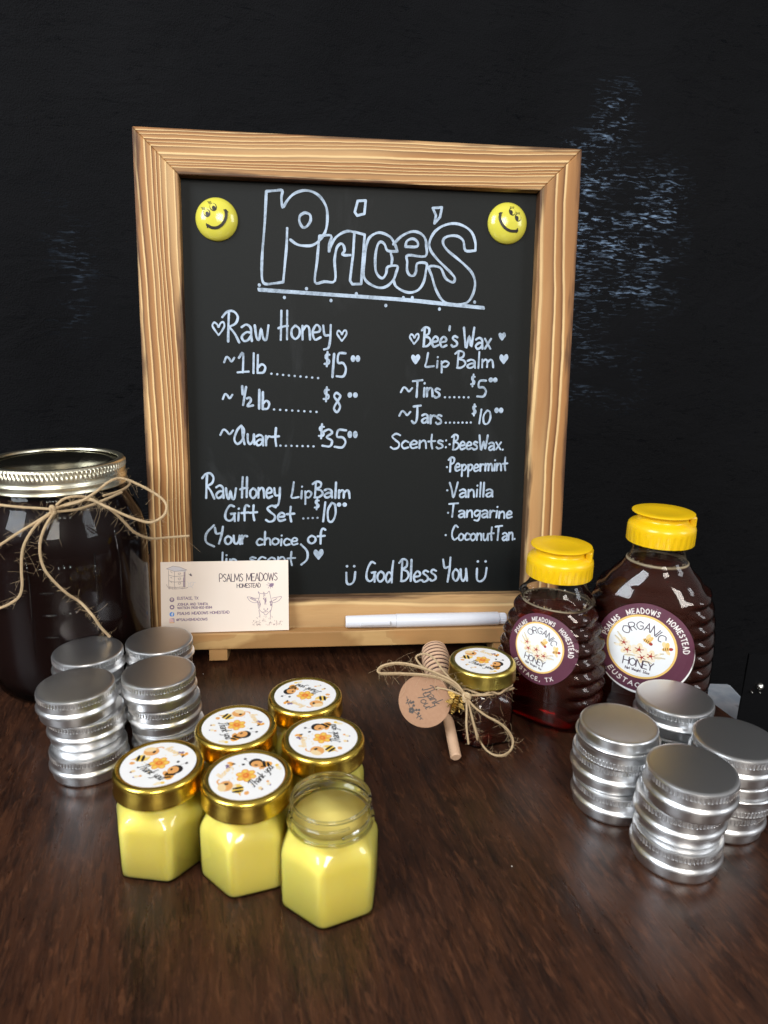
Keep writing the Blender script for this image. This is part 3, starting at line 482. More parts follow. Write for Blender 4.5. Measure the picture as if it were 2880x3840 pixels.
for a in (.040, .245):
    bm = bmesh.new()
    # a foot bar running from under the ledge to behind the board, top notched by the sign's lean
    pts = [(-.010, -.0073), (-.010, .002), (.001, .002), (.001, .0022), (.022, .0022), (.085, -.001), (.085, -.0073)]
    v1 = [bm.verts.new((a, y, z+.0005-(y)*math.sin(LEAN)*1.0)) for y, z in pts]; v2 = [bm.verts.new((a+.0125, y, z+.0005-y*math.sin(LEAN))) for y, z in pts]
    bm.faces.new(v1); bm.faces.new(v2[::-1])
    for i in range(len(pts)): bm.faces.new((v1[i], v2[i], v2[(i+1) % len(pts)], v1[(i+1) % len(pts)]))
    bevel(from_bm('foot', bm, [PINE], sign, smooth=False), .0006)
# chalk ink
m = M('chalk_ink'); setp(m.b, Roughness=.75)
n1 = m.noise(m.coord(), 330, 4, .65, .6); n2 = m.noise(m.coord(), 75, 2)
f = m.ramp(m.math('ADD', m.math('MULTIPLY', n1, .6), m.math('MULTIPLY', n2, .4)), [(.34, (.18, .18, .18)), (.49, (.7, .7, .7)), (.62, (1, 1, 1))])
m.con(m.mix(f, (.15, .185, .225), (.48, .58, .71)), m.b.inputs['Base Color']); CHALK = m.m
def chalk_map(x, y, dz): return (x, .0076-dz, y)
PW = .00155
def newchalk(): return Decal(chalk_map, .00002)
def chalk_build(d, name='lettering'):
    o = d.build(name, {'chalk': CHALK}, panel); return o
d = newchalk()
for smooth, pts in TITLE: d.stroke([(a/1000, b/1000) for a, b in pts], .0017, 'chalk', 2, smooth=bool(smooth), sub=4, jit=.13)
for a, b in TDOTS: d.ell(a/1000, b/1000, .0011, .0012, 'chalk', 3, n=9)
chalk_build(d)
def heart(d, x, y, s, filled):
    pts = [(0, -.55), (-.3, -.15), (-.5, .2), (-.34, .46), (-.08, .3), (.02, .1), (.2, .42), (.44, .5), (.52, .2), (.3, -.2), (0, -.55)]
    P = [(x+a*s, y+b*s*1.05) for a, b in pts]
    d.stroke(P, PW*.8, 'chalk', 3, jit=.15)
    if filled: d.poly([tuple(p[:2]) for p in catmull([(p[0], p[1], 0) for p in P[:-1]], 3, True)], 'chalk', 1)
pend = None
for wrd in WORDS:
    t = wrd[0]
    if t == '.' :
        if pend is None: pend = newchalk()
        pend.ell(wrd[1]/1000, wrd[2]/1000, .00085, .0008, 'chalk', 2, n=8); continue
    if pend: chalk_build(pend, 'dotted_line'); pend = None
    d = newchalk()
    if t in ('heart', 'heartf'):
        heart(d, wrd[1]/1000-(.001 if t == 'heart' else 0), wrd[2]/1000, wrd[3]*.9/1000, t == 'heartf'); chalk_build(d, 'heart_mark'); continue
    x0, y0, x1, y1, cap = [v/1000 for v in wrd[1:]]
    if t == 'oo':
        for u in (.25, .78): d.ell(x0+(x1-x0)*u, y0+cap*.5, .0017, max(.0016, cap*.48), 'chalk', 2, n=12)
    elif t == 'u:':
        d.text('Ü', x0, y0, x1, y1, cap, PW, 'chalk', 2, font=GL, jit=.02)
        for u in (.15, .85): d.ell(x0+(x1-x0)*u, y0+cap*.97, .001, .001, 'chalk', 2, n=9)
    elif t == '~': d.text('~', x0, y0, x1, y1, cap, PW*.9, 'chalk', 2, font=GL)
    else:
        sl = .02
        d.text(t, x0, y0, x1, y1, cap, PW*(1.0 if cap > .0115 else .88), 'chalk', 2, font=GL, gap=6, jit=.035, slant=sl)
    chalk_build(d)
if pend: chalk_build(pend, 'dotted_line')

# ------------------------------------------------------------------ smiley magnets
YEL = M('glossy_yellow'); setp(YEL.b, Roughness=.16, Coat_Weight=.2, Coat_Roughness=.12); YEL.con(YEL.mix(YEL.noise(YEL.coord(), 40, 2), (.66, .60, .065), (.74, .66, .085)), YEL.b.inputs['Base Color']); YEL = YEL.m
def magnet(x, z, face, label):
    prof = [(0, .0062), (.004, .0060), (.008, .0052), (.0115, .0036), (.0134, .0018), (.0139, .0006), (.0137, 0), (0, 0)]
    o = from_bm('smiley_magnet', lathe(prof, 48), [YEL]); tag(o, label, 'magnet', 'smiley magnets on the chalkboard')
    o.matrix_world = BM @ Matrix.Translation((x, .0078, z)) @ Matrix.Rotation(R(90), 4, 'X')
    def f(a, b, dz):
        r = min(.0135, math.hypot(a, b)); T = [(0, .0062), (.004, .0060), (.008, .0052), (.0115, .0036), (.0134, .0018), (.0139, .0006)]
        zz = next(z0+(z1-z0)*(r-r0)/(r1-r0) for (r0, z0), (r1, z1) in zip(T, T[1:]) if r <= r1)
        return (a, b, zz+.0002+dz)
    d = Decal(f, .00003); face(d)
    e_ = d.build('printed_face', INK, o); return o
def face_a(d):   # pixels of the zoomed photo, centre (600,632), 9.5 px per mm
    def P(x, y): return ((x-600)/9620, -(y-632)/9900)
    for (x, y) in ((545, 605), (586, 567)):
        a, b = P(x, y); d.ell(a, b, .0023, .0027, 'smile', 1, .35); d.ell(a-.0002, b+.0003, .0018, .0022, 'yellowface', 2, .35); a2, b2 = P(x+4, y+7); d.ell(a2, b2, .0012, .0016, 'smile', 3, .35)
        for dx in (-22, -14, -5): d.stroke([P(x-8+dx*.8, y-22), P(x-14+dx, y-38)], .00035, 'smile', 3)
    d.stroke([P(548, 682), P(575, 695), P(610, 693), P(640, 672), P(660, 640), P(666, 610), P(662, 585)], .0018, 'smile', 2)
    d.stroke([P(652, 582), P(675, 592)], .0007, 'smile', 2); d.stroke([P(541, 672), P(546, 694)], .0007, 'smile', 2)
def face_b(d):
    def P(x, y): return ((x-1002)/9000, -(y-660)/9500)
    for (x, y) in ((1018, 597), (1056, 632)):
        a, b = P(x, y); d.ell(a, b, .0023, .0027, 'smile', 1, .2); d.ell(a+.0003, b+.0002, .0018, .0022, 'yellowface', 2, .2); a2, b2 = P(x-7, y+5); d.ell(a2, b2, .0012, .0016, 'smile', 3, .2)
        for dx in (-10, -1, 8): d.stroke([P(x+dx, y-22), P(x+dx*1.2+2, y-35)], .00035, 'smile', 3)
    d.stroke([P(945, 610), P(942, 640), P(955, 675), P(980, 703), P(1010, 716), P(1040, 717), P(1054, 713)], .0018, 'smile', 2)
    d.stroke([P(937, 610), P(955, 605)], .0007, 'smile', 2); d.stroke([P(1056, 700), P(1054, 722)], .0007, 'smile', 2)
magnet(.0507, .2948, face_a, 'round yellow smiley magnet looking up towards the heading, smile tilted, near the Raw Honey list')
magnet(.2482, .2994, face_b, 'round yellow smiley magnet above the Bee\'s Wax list, smile opening the other way')

# ------------------------------------------------------------------ marker pen on the ledge
PEN = plain('white_plastic', (.74, .75, .80), .35, 0, .02)
pen = empty('marker_pen'); tag(pen, 'white chalk marker pen lying on the sign\'s ledge', 'pen')
pen.matrix_world = BM @ Matrix.Translation((.1365, -.0055, .0143+.0050)) @ Matrix.Rotation(R(90), 4, 'Y')
def pl(name, prof, n=32, parent=pen):
    o = from_bm(name, lathe(prof, n), [PEN], parent, angle=40); return o
pl('cap', [(0, 0), (.0040, 0), (.0043, .0004), (.0048, .036), (.0048, .0365), (0, .0365)])
pl('barrel', [(0, .0366), (.0049, .0366), (.0050, .037), (.0050, .112), (.0046, .1128), (0, .1128)])
bm = bmesh.new(); rings = []
for k, z in enumerate((.1128, .1175, .1185)):
    rr = (.0040, .0040, .0034)[k]; rings.append([((rr+(.00025 if i % 2 else 0))*math.cos(2*math.pi*i/40), (rr+(.00025 if i % 2 else 0))*math.sin(2*math.pi*i/40), z) for i in range(40)])
from_bm('end_plug', loft(rings), [PEN], pen, smooth=False)
cap = [o for o in pen.children if o.name.startswith('cap')][0]
bm = bmesh.new(); box(bm, (-.0016, -.0056, .010), (.0016, -.0045, .032)); bevel(from_bm('clip', bm, [PEN], cap, smooth=False), .0004)
bm = bmesh.new(); box(bm, (-.0006, -.0060, .0105), (.0006, -.0055, .0315)); from_bm('clip', bm, [PEN], cap, smooth=False)

# ------------------------------------------------------------------ business card
CWD, CHT = .0886, .0500
m = M('cream_card'); setp(m.b, Roughness=.55)
m.con(m.mix(m.noise(m.coord((40, 40, 12)), 1, 4), (.80, .665, .555), (.86, .745, .65)), m.b.inputs['Base Color'])
bm = bmesh.new(); box(bm, (0, 0, 0), (CWD, .0004, CHT))
card = from_bm('business_card', bm, [m.m], smooth=False); tag(card, 'cream business card with a goat and beehive drawing, propped on the sign\'s ledge', 'business card')
card.matrix_world = BM @ Matrix.Translation((.0073, -.0080, .01445)) @ Matrix.Rotation(R(-8.3), 4, 'X') @ Matrix.Rotation(R(-.3), 4, 'Y')
def cmap(x, y, dz): return (x, -.00003-dz, y)
def CP(x, y): return ((x-133)/14.9/1000, CHT-(y-140+.0175*(x-133))/14.62/1000)
d = Decal(cmap, .00001)
def ct(t, x0, x1, y0, y1, cap, wd, c='dusk'):
    a, b = CP(x0, y0), CP(x1, y1); d.text(t, a[0], a[1], b[0], b[1], cap/14.8/1000, wd, c, 2)
ct('PSALMS MEADOWS', 735, 1338, 342, 328, 78, .00052, 'ink'); ct('HOMESTEAD', 915, 1160, 405, 400, 42, .00042, 'ink')
o = d.build('printed_heading', INK, card)
d = Decal(cmap, .00001)
ct('EUSTACE, TX', 300, 514, 525, 523, 27, .00036); ct('JOSHUA AND TANITA', 298, 612, 586, 582, 24, .00036); ct('WATSON (903)-802-8584', 300, 654, 622, 617, 23, .00036); ct('PSALMS MEADOWS HOMESTEAD', 300, 832, 682, 670, 27, .00038); ct('@PSALMSMEADOWS', 287, 606, 745, 740, 25, .00036)
d.build('printed_text', INK, card)
d = Decal(cmap, .00001)
for (x, y, c) in ((245, 526, 'dusk'), (245, 602, 'dusk'), (243, 676, 'blue')):
    a, b = CP(x, y); d.ell(a, b, .00165, .00165, c, 1)
a, b = CP(245, 522); d.ell(a, b, .0008, .0008, 'paper', 2); d.poly([(a-.0007, b-.0003), (a+.0007, b-.0003), (a, b-.0012)], 'paper', 2); d.ell(a, b, .0003, .0003, 'dusk', 3)
a, b = CP(245, 602); d.poly([(a-.0009, b-.0006), (a+.0009, b-.0006), (a+.0005, b+.0004), (a, b+.0009), (a-.0005, b+.0004)], 'paper', 2)
a, b = CP(243, 676); d.stroke([(a+.0007, b+.0009), (a+.0002, b+.0008), (a+.0001, b-.0013)], .0005, 'white', 2); d.stroke([(a-.0005, b+.0001), (a+.0007, b+.0001)], .0004, 'white', 3)
a, b = CP(243, 742); q = .0014
d.stroke([(a-q, b-q), (a-q, b+q), (a, b+q)], .0004, 'pink', 2, smooth=False); d.stroke([(a, b+q), (a+q, b+q), (a+q, b-q)], .0004, 'purple', 2, smooth=False); d.stroke([(a+q, b-q), (a-q, b-q)], .0004, 'orange', 2, smooth=False); d.ring(a, b, .0005, .00085, 'pink', 2, 12, 1); d.ell(a+.0008, b+.0008, .0002, .0002, 'pink', 2)
d.build('printed_icon', INK, card)
def sk(segs, wd=.00028, c='sepia'):
    for s_ in segs.split('|'):
        d.stroke([CP(*map(float, p.split(','))) for p in s_.split()], wd, c, 2, smooth=len(s_.split()) > 3)
d = Decal(cmap, .00001)   # beehive
d.poly([CP(*p) for p in ((195, 208), (260, 180), (330, 190), (400, 220), (385, 236), (275, 236))], 'silver', 1)
sk('195,208 260,180 330,190|330,190 402,220|195,208 275,236 402,220|215,225 215,392|275,238 272,402|385,236 382,395|215,392 272,402 382,392|215,272 272,288 383,278|215,330 272,345 383,335|230,238 248,242 250,252|232,295 246,298 248,306|232,342 246,345 248,352|312,252 338,252 330,266 316,266 312,252|312,305 338,302 330,320 316,320 312,305|312,352 338,350 332,365 316,366 312,352|192,370 205,395 230,408 270,415 330,412 380,408 410,400', .0003)
sk('372,240 370,392|378,240 376,392|365,300 364,390', .0003, 'dusk')
sk('400,335 420,360 418,395|420,360 450,345 490,350|440,350 438,385 460,408|470,350 455,385|410,385 440,395 470,370', .00022, 'silver')
a, b = CP(440, 272); d.ell(a, b, .0008, .0006, 'ink', 2, -.6); sk('420,262 436,270|440,255 440,268|448,268 452,285', .0003, 'ink')
for k in range(30):
    x = random.uniform(205, 400); y = random.uniform(398, 420); sk('%f,%f %f,%f' % (x, y, x+random.uniform(-8, 8), y-random.uniform(4, 14)), .0002)
d.build('printed_beehive', INK, card)
d = Decal(cmap, .00001)   # goat and bee
sk('1140,460 1135,445 1150,462 1180,468 1225,466 1240,450 1250,440 1255,452|1140,462 1150,480 1142,520|1255,455 1262,490 1270,530|1020,500 1050,502 1100,515 1135,515|1020,502 1045,540 1085,560 1130,560|1280,515 1330,505 1380,500 1350,540 1300,562 1275,560|1140,520 1130,560 1140,620 1160,650 1190,670 1205,690|1270,530 1280,570 1270,630 1245,660 1220,685 1205,690|1140,640 1150,690 1150,715|1270,630 1258,670 1262,715|1190,630 1205,640 1225,638 1235,625|1195,620 1192,632|1228,618 1230,630|1205,642 1206,658 1180,660|1206,658 1235,655', .0003, 'dusk')
for x, y, rx, ry in ((1200, 500, 16, 40), (1210, 540, 10, 28), (1150, 570, 7, 30), (1265, 570, 7, 28)):
    for k in range(14):
        xx = x+random.gauss(0, rx*.6); yy = y+random.gauss(0, ry*.6); sk('%f,%f %f,%f' % (xx, yy, xx+random.uniform(-4, 4), yy+random.uniform(8, 20)), .00028, 'dusk')
sk('1050,515 1090,535 1130,548|1060,510 1110,530|1290,540 1330,520|1128,552 1138,556|1274,552 1284,548', .0004, 'dusk')
for k in range(95):
    x = random.uniform(1070, 1380); y = 795-random.random()**1.3*(95 if 1120 < x < 1300 else 45)
    an = random.uniform(0, 6.3); sk('%f,%f %f,%f' % (x, y, x+9*math.cos(an), y+9*math.sin(an)), .00024)
d.ell(*CP(1275, 378), .0017, .0013, 'dusk', 2, .5); sk('1222,375 1250,380 1262,372|1235,355 1262,365|1238,410 1250,395|1262,412 1268,395|1288,405 1280,392|1300,360 1290,372', .0003, 'dusk')
d.build('printed_goat', INK, card)

# ------------------------------------------------------------------ aluminium tins
TH = .01564
def ring_kn(r, z, amp, n=288):
    return [((r+(amp if (i//2) % 2 else 0))*math.cos(2*math.pi*i/n), (r+(amp if (i//2) % 2 else 0))*math.sin(2*math.pi*i/n), z) for i in range(n)]
LID = [('c', .0001, TH), ('c', .0172, TH), ('c', .0188, TH-.00004), ('c', .0193, TH-.0003), ('c', .01955, TH-.0009), ('c', .01955, TH-.0013), ('k', .01905, TH-.0012), ('k', .01905, TH-.0040), ('c', .0193, TH-.0039), ('c', .0192, TH-.0068), ('c', .0194, TH-.0074), ('c', .0199, TH-.0080), ('c', .0202, TH-.0085), ('c', .0204, TH-.0090), ('c', .0204, TH-.0096), ('c', .0202, TH-.0099), ('c', .0194, TH-.0097), ('c', .0190, TH-.0085)]
bm = loft([(ring_kn(r, z, .00065) if k == 'k' else circle(r, z, 288)) for k, r, z in LID], close_start=True, close_end=False)
tin = empty('balm_tin')
from_bm('lid', bm, [ALU], tin, angle=28)
bm = lathe([(0.0001, .0004), (.0165, .0003), (.0178, 0), (.0185, .0002), (.0188, .0007), (.0189, .0014), (.0189, .0058), (.0189, TH-.0085)], 96, close_start=True, close_end=True)
from_bm('base', bm, [ALU], tin, angle=50)
first = [True]
def put_tin(x, y, k, label, flip=False, rz=0):
    t = tin if first[0] else copy_tree(tin); first[0] = False
    t.location = (x, y, k*TH+(TH if flip else 0)+.0001*k); t.rotation_euler = (math.pi if flip else 0, 0, rz)
    tag(t, label, 'tin', 'aluminium balm tins'); return t
def stack(key, pos, where, flips=()):
    for k, (x, y) in enumerate(pos):
        ordn = ('bottom', 'middle', 'top')[k]
        lab = '%s silver tin of the stack %s' % (ordn, where)
        if k in flips: lab = 'upside-down ' + lab
        put_tin(x, y, k, lab, k in flips, random.uniform(0, 6.28))
stack('A', [(-.1560, .3296), (-.1590, .3365), (-.1618, .3335)], 'leaning nearest the table edge before the big honey jar')
stack('B', [(-.1700, .3740), (-.1722, .3722), (-.1717, .3730)], 'touched by the twine end of the big honey jar')
stack('C', [(-.1340, .3905), (-.1358, .3888), (-.1350, .3894)], 'standing right in front of the business card')
stack('D', [(-.1195, .3512), (-.1212, .3516), (-.1228, .3500)], 'between the business card stack and the gold-lidded jars')
stack('E', [(.1203, .3100), (.1190, .3118), (.1194, .3088)], 'in front of the small honey bottle', flips=(2,))
stack('F', [(.1590, .3352), (.1575, .3362), (.1577, .3350)], 'right in front of the big honey bottle\'s label')
stack('G', [(.1389, .2737), (.1397, .2765), (.1408, .2727)], 'closest to the camera')
stack('H', [(.1715, .2990), (.1735, .2975), (.1722, .2973)], 'cut off by the photo\'s edge', flips=(1,))

# ------------------------------------------------------------------ hexagonal jars
def hexring(z, ap, circ, va, n=96, p=20):
    # ap: apothem, circ: 0 hexagon .. 1 circle of that radius; va: angle of one corner
    out = []
    for i in range(n):
        t = 2*math.pi*i/n; s = 0
        for k in range(6):
            c = math.cos(t-(va+math.pi/6+k*math.pi/3))
            if c > 0: s += c**p
        r = ap/(s**(1/p)); r = r*(1-circ)+ap*circ
        out.append((r*math.cos(t), r*math.sin(t), z))
    return out
GLASS = thin_glass('clear_glass', (.975, .985, .97), 1.5)
GLASSR = real_glass('jar_glass', (.985, .99, .98), 1.45)
m = M('beeswax_balm'); setp(m.b, Roughness=.38, Subsurface_Weight=.6); m.b.inputs['Subsurface Radius'].default_value = (.006, .005, .0015); m.b.inputs['Subsurface Scale'].default_value = 1.0; m.b.inputs['Coat Weight'].default_value = .5; m.b.inputs['Coat Roughness'].default_value = .06
m.con(m.mix(m.noise(m.coord(), 90, 3), (.89, .755, .155), (.91, .79, .21)), m.b.inputs['Base Color']); WAX = m.m
m = M('warm_lit_balm_top'); setp(m.b, Roughness=.5, Specular_IOR_Level=.15); m.b.inputs['Subsurface Radius'].default_value = (.006, .004, .001); m.con(m.mix(m.noise(m.coord(), 120, 3), (.96, .72, .17), (.96, .78, .24)), m.b.inputs['Base Color']); WAXT = m.m  # warm light passing through the balm, put into the colour of its top
def jar_shell(va, mat, name, parent, inner=True):
    o_ = [(0.0, .0183, .02), (.0003, .0188, 0), (.0010, .0192, 0), (.0022, .0194, 0), (.0232, .0193, 0), (.0258, .0187, .05), (.0280, .0180, .35), (.0296, .0172, .8), (.0308, .0167, 1), (.0333, .0164, 1), (.0338, .0172, 1), (.0344, .0172, 1), (.0348, .0163, 1), (.0372, .0163, 1), (.0376, .0169, 1), (.0384, .0169, 1), (.0388, .0163, 1), (.0412, .0163, 1), (.0420, .0165, 1), (.0427, .0164, 1), (.0431, .0158, 1)]
    rings = [hexring(z, a, c, va) for z, a, c in o_]
    if inner:
        i_ = [(.0429, .0151, 1), (.0420, .0149, 1), (.0330, .0149, 1), (.0305, .0154, .8), (.0280, .0164, .35), (.0255, .0172, .05), (.0232, .0176, 0), (.0050, .0176, 0), (.0030, .0165, 0), (.0026, .012, .5)]
        rings += [hexring(z, a, c, va) for z, a, c in i_]
    return from_bm(name, loft(rings), [mat], parent, angle=60)
def jar_fill(va, mat, name, parent, top=.0405, dip=0, inset=.0003, a0=.0009):
    p = [(a0, .0180, .02), (a0+.0005, .0187, 0), (a0+.0014, .0191-inset, 0), (.0232, .0191-inset, 0), (.0256, .0185-inset, .05), (.0277, .0178-inset, .35), (.0293, .0170-inset, .8), (.0305, .0165-inset, 1)]
    p = [q for q in p if q[0] < top-.0005]
    rr = p[-1][1]
    if top > .033: p += [(.0335, .0159-inset, 1), (top-.0006, .0159-inset, 1)]; rr = .0159-inset
    p += [(top, rr-.0003, 1), (top-dip*.3, rr-.002, 1), (top-dip*.8, rr*.5, 1), (top-dip, .0005, 1)]
    return from_bm(name, loft([hexring(z, a, c, va) for z, a, c in p]), [mat], parent, angle=60)
LIDP = [(.0001, .0455), (.0160, .0455), (.0166, .04575), (.0174, .0461), (.0183, .0460), (.0191, .0454), (.01955, .0445), (.0196, .0432), (.0196, .0378), (.0199, .0372), (.0199, .0366), (.0195, .0362), (.0190, .0366), (.0188, .044)]
def bee_small(d, x, y, s, rot, mirror=1):
    cr, sr = math.cos(rot), math.sin(rot)
    def P(a, b): a *= mirror; return (x+(a*cr-b*sr)*s, y+(a*sr+b*cr)*s)
    rr = rot
    d.ell(*P(-.10, -.32), .34*s, .26*s, 'yellow', 1, rr+.5*mirror)
    for q in (-.28, -.06): d.ell(*P(q, -.36+.08*(q+.3)), .07*s, .25*s, 'black', 2, rr+.5*mirror-.3*mirror)
    d.poly([P(-.42, -.50), P(-.62, -.52), P(-.36, -.36)], 'peach', 1)
    d.ell(*P(-.02, -.05), .16*s, .26*s, 'cream', 1.6, rr+.8)
    d.ell(*P(.10, .22), .36*s, .32*s, 'peach', 2.4, rr); d.ell(*P(.0, .36), .28*s, .18*s, 'pale', 2.8, rr+.3)
    d.ell(*P(.24, .20), .07*s, .10*s, 'black', 3.4, rr)
    d.stroke([P(.2, .5), P(.42, .62), P(.55, .56)], .07*s, 'peach', 2)
def sticker(parent, rot, z=.0455, r=.0162):
    ca, sa = math.cos(rot), math.sin(rot)
    def f(x, y, dz): return (x*ca-y*sa, x*sa+y*ca, z+.00012+dz)
    d = Decal(f, .00002)
    d.ring(0, 0, 0, r, 'white', 0, 64, 5)
    k = r
    for i in range(6):
        a = math.pi/3*i+.3; d.ell(.17*k*math.cos(a), .17*k*math.sin(a)+.03*k, .115*k, .10*k, 'orange', 1+.1*i, a); d.ell(.19*k*math.cos(a), .19*k*math.sin(a)+.03*k, .06*k, .055*k, 'yellow', 2, a)
    d.ell(0, .03*k, .10*k, .08*k, 'deep', 3); d.ell(0, .04*k, .05*k, .04*k, 'orange', 4)
    bee_small(d, -.50*k, .36*k, .60*k, .05); 
    # second bee, dark hood and feelers
    d.ell(.50*k, -.42*k, .13*k, .19*k, 'orange', 1, .2); d.ell(.53*k, -.38*k, .13*k, .045*k, 'black', 2, .3); d.ell(.49*k, -.50*k, .11*k, .04*k, 'black', 2, .3)
    d.ell(.56*k, -.15*k, .19*k, .19*k, 'black', 2.2); d.ell(.50*k, -.18*k, .15*k, .16*k, 'peach', 3); d.ell(.45*k, -.17*k, .03*k, .05*k, 'black', 4); d.ell(.36*k, -.36*k, .07*k, .11*k, 'peach', 1, .6)
    d.stroke([(.60*k, .02*k), (.63*k, .09*k), (.70*k, .15*k)], .018*k, 'grey', 1); d.ell(.73*k, .17*k, .04*k, .045*k, 'black', 2); d.ell(.48*k, .18*k, .04*k, .045*k, 'black', 2)
    # tiny dark-winged bee
    d.ell(.48*k, .50*k, .09*k, .06*k, 'orange', 1, -.3); d.ell(.34*k, .56*k, .06*k, .07*k, 'purple', 2, .4); d.ell(.42*k, .60*k, .05*k, .06*k, 'dusk', 2, -.3); d.ell(.50*k, .45*k, .03*k, .06*k, 'black', 2); d.ell(.55*k, .57*k, .05*k, .07*k, 'orange', 2, .3)
    for (x, y, s, c) in ((-.72, -.10, .075, 'peach'), (-.52, -.42, .06, 'pale'), (-.56, -.47, .04, 'brown'), (-.34, -.62, .06, 'cream'), (-.38, -.66, .035, 'purple'), (-.24, -.58, .045, 'peach'), (.36, -.78, .07, 'cream'), (.46, -.74, .06, 'yellow'), (.30, -.84, .05, 'cream')): d.ell(x*k, y*k, s*k, s*.85*k, c, 1+x*.2)
    for q in range(9): a = random.uniform(0, 6.28); rr = random.uniform(.34, .5)*k; d.ell(rr*math.cos(a), rr*math.sin(a)+.02*k, .022*k, .018*k, 'pale', .8)
    d.text('Honey', -.14*k, .66*k, .34*k, .46*k, .20*k, .034*k, 'pale', 3, font=GL, slant=.25)
    d.text('Thank you', -.50*k, -.26*k, .34*k, -.66*k, .27*k, .026*k, 'black', 3, font=GLT, slant=.35, gap=5)
    return d.build('lid_sticker', INK, parent)
GLT = dict(GL); GLT['T'] = (54, [[(.02, .86), (.2, 1.0), (.54, .98)], [(.36, 1.0), (.3, .5), (.16, .0), (.02, .1)]])
def capped_jar(x, y, va, srot, label):
    j = empty('lip_balm_jar', (x, y, 0)); tag(j, label, 'jar', 'gold-lidded lip balm jars')
    jar_shell(va, GLASS, 'glass_body', j, inner=False); jar_fill(va, WAX, 'balm', j, a0=.0006)
    l = from_bm('lid', lathe(LIDP, 96, close_end=False), [GOLD], j, angle=70); l.rotation_euler = (0, 0, 0)
    sticker(l, srot); return j
capped_jar(-.0971, .2686, R(-66.5), R(-8), 'gold-lidded yellow balm jar in the front row, beside the stacked tins')
capped_jar(-.0566, .2619, R(-100.5), R(92), 'gold-lidded yellow balm jar in the front row, next to the open jar')
capped_jar(-.0696, .3003, R(-80), R(-38), 'gold-lidded yellow balm jar behind the two front-row lidded jars')
capped_jar(-.0263, .2919, R(-95), R(128), 'gold-lidded yellow balm jar directly behind the open jar')
capped_jar(-.0393, .3306, R(-70), R(176), 'gold-lidded yellow balm jar farthest back, nearest the chalkboard')
j = empty('open_balm_jar', (-.0192, .2478, 0)); j.scale = (1.02, 1.02, 1.09); tag(j, 'open yellow balm jar without a lid, nearest the camera', 'jar', 'gold-lidded lip balm jars')
jar_shell(R(-95), GLASS, 'glass_body', j, inner=False)
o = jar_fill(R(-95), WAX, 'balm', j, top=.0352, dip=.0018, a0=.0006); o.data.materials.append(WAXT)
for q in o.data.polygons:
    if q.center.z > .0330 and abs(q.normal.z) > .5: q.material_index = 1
bm = bmesh.new()
for z, r_ in ((.0427, .0158), (.0341, .0172)): tube(bm, [(r_*math.cos(t*math.pi/40), r_*math.sin(t*math.pi/40), z) for t in range(81)], .0007, 8)
for a0, a1, z in ((200, 300, .0382), (20, 110, .0382), (110, 205, .0362), (290, 380, .0362)): tube(bm, [(.0166*math.cos(R(a0+(a1-a0)*t/24)), .0166*math.sin(R(a0+(a1-a0)*t/24)), z+.0018*t/24) for t in range(25)], .0005, 6)
from_bm('rim', bm, [GLASSR], j)

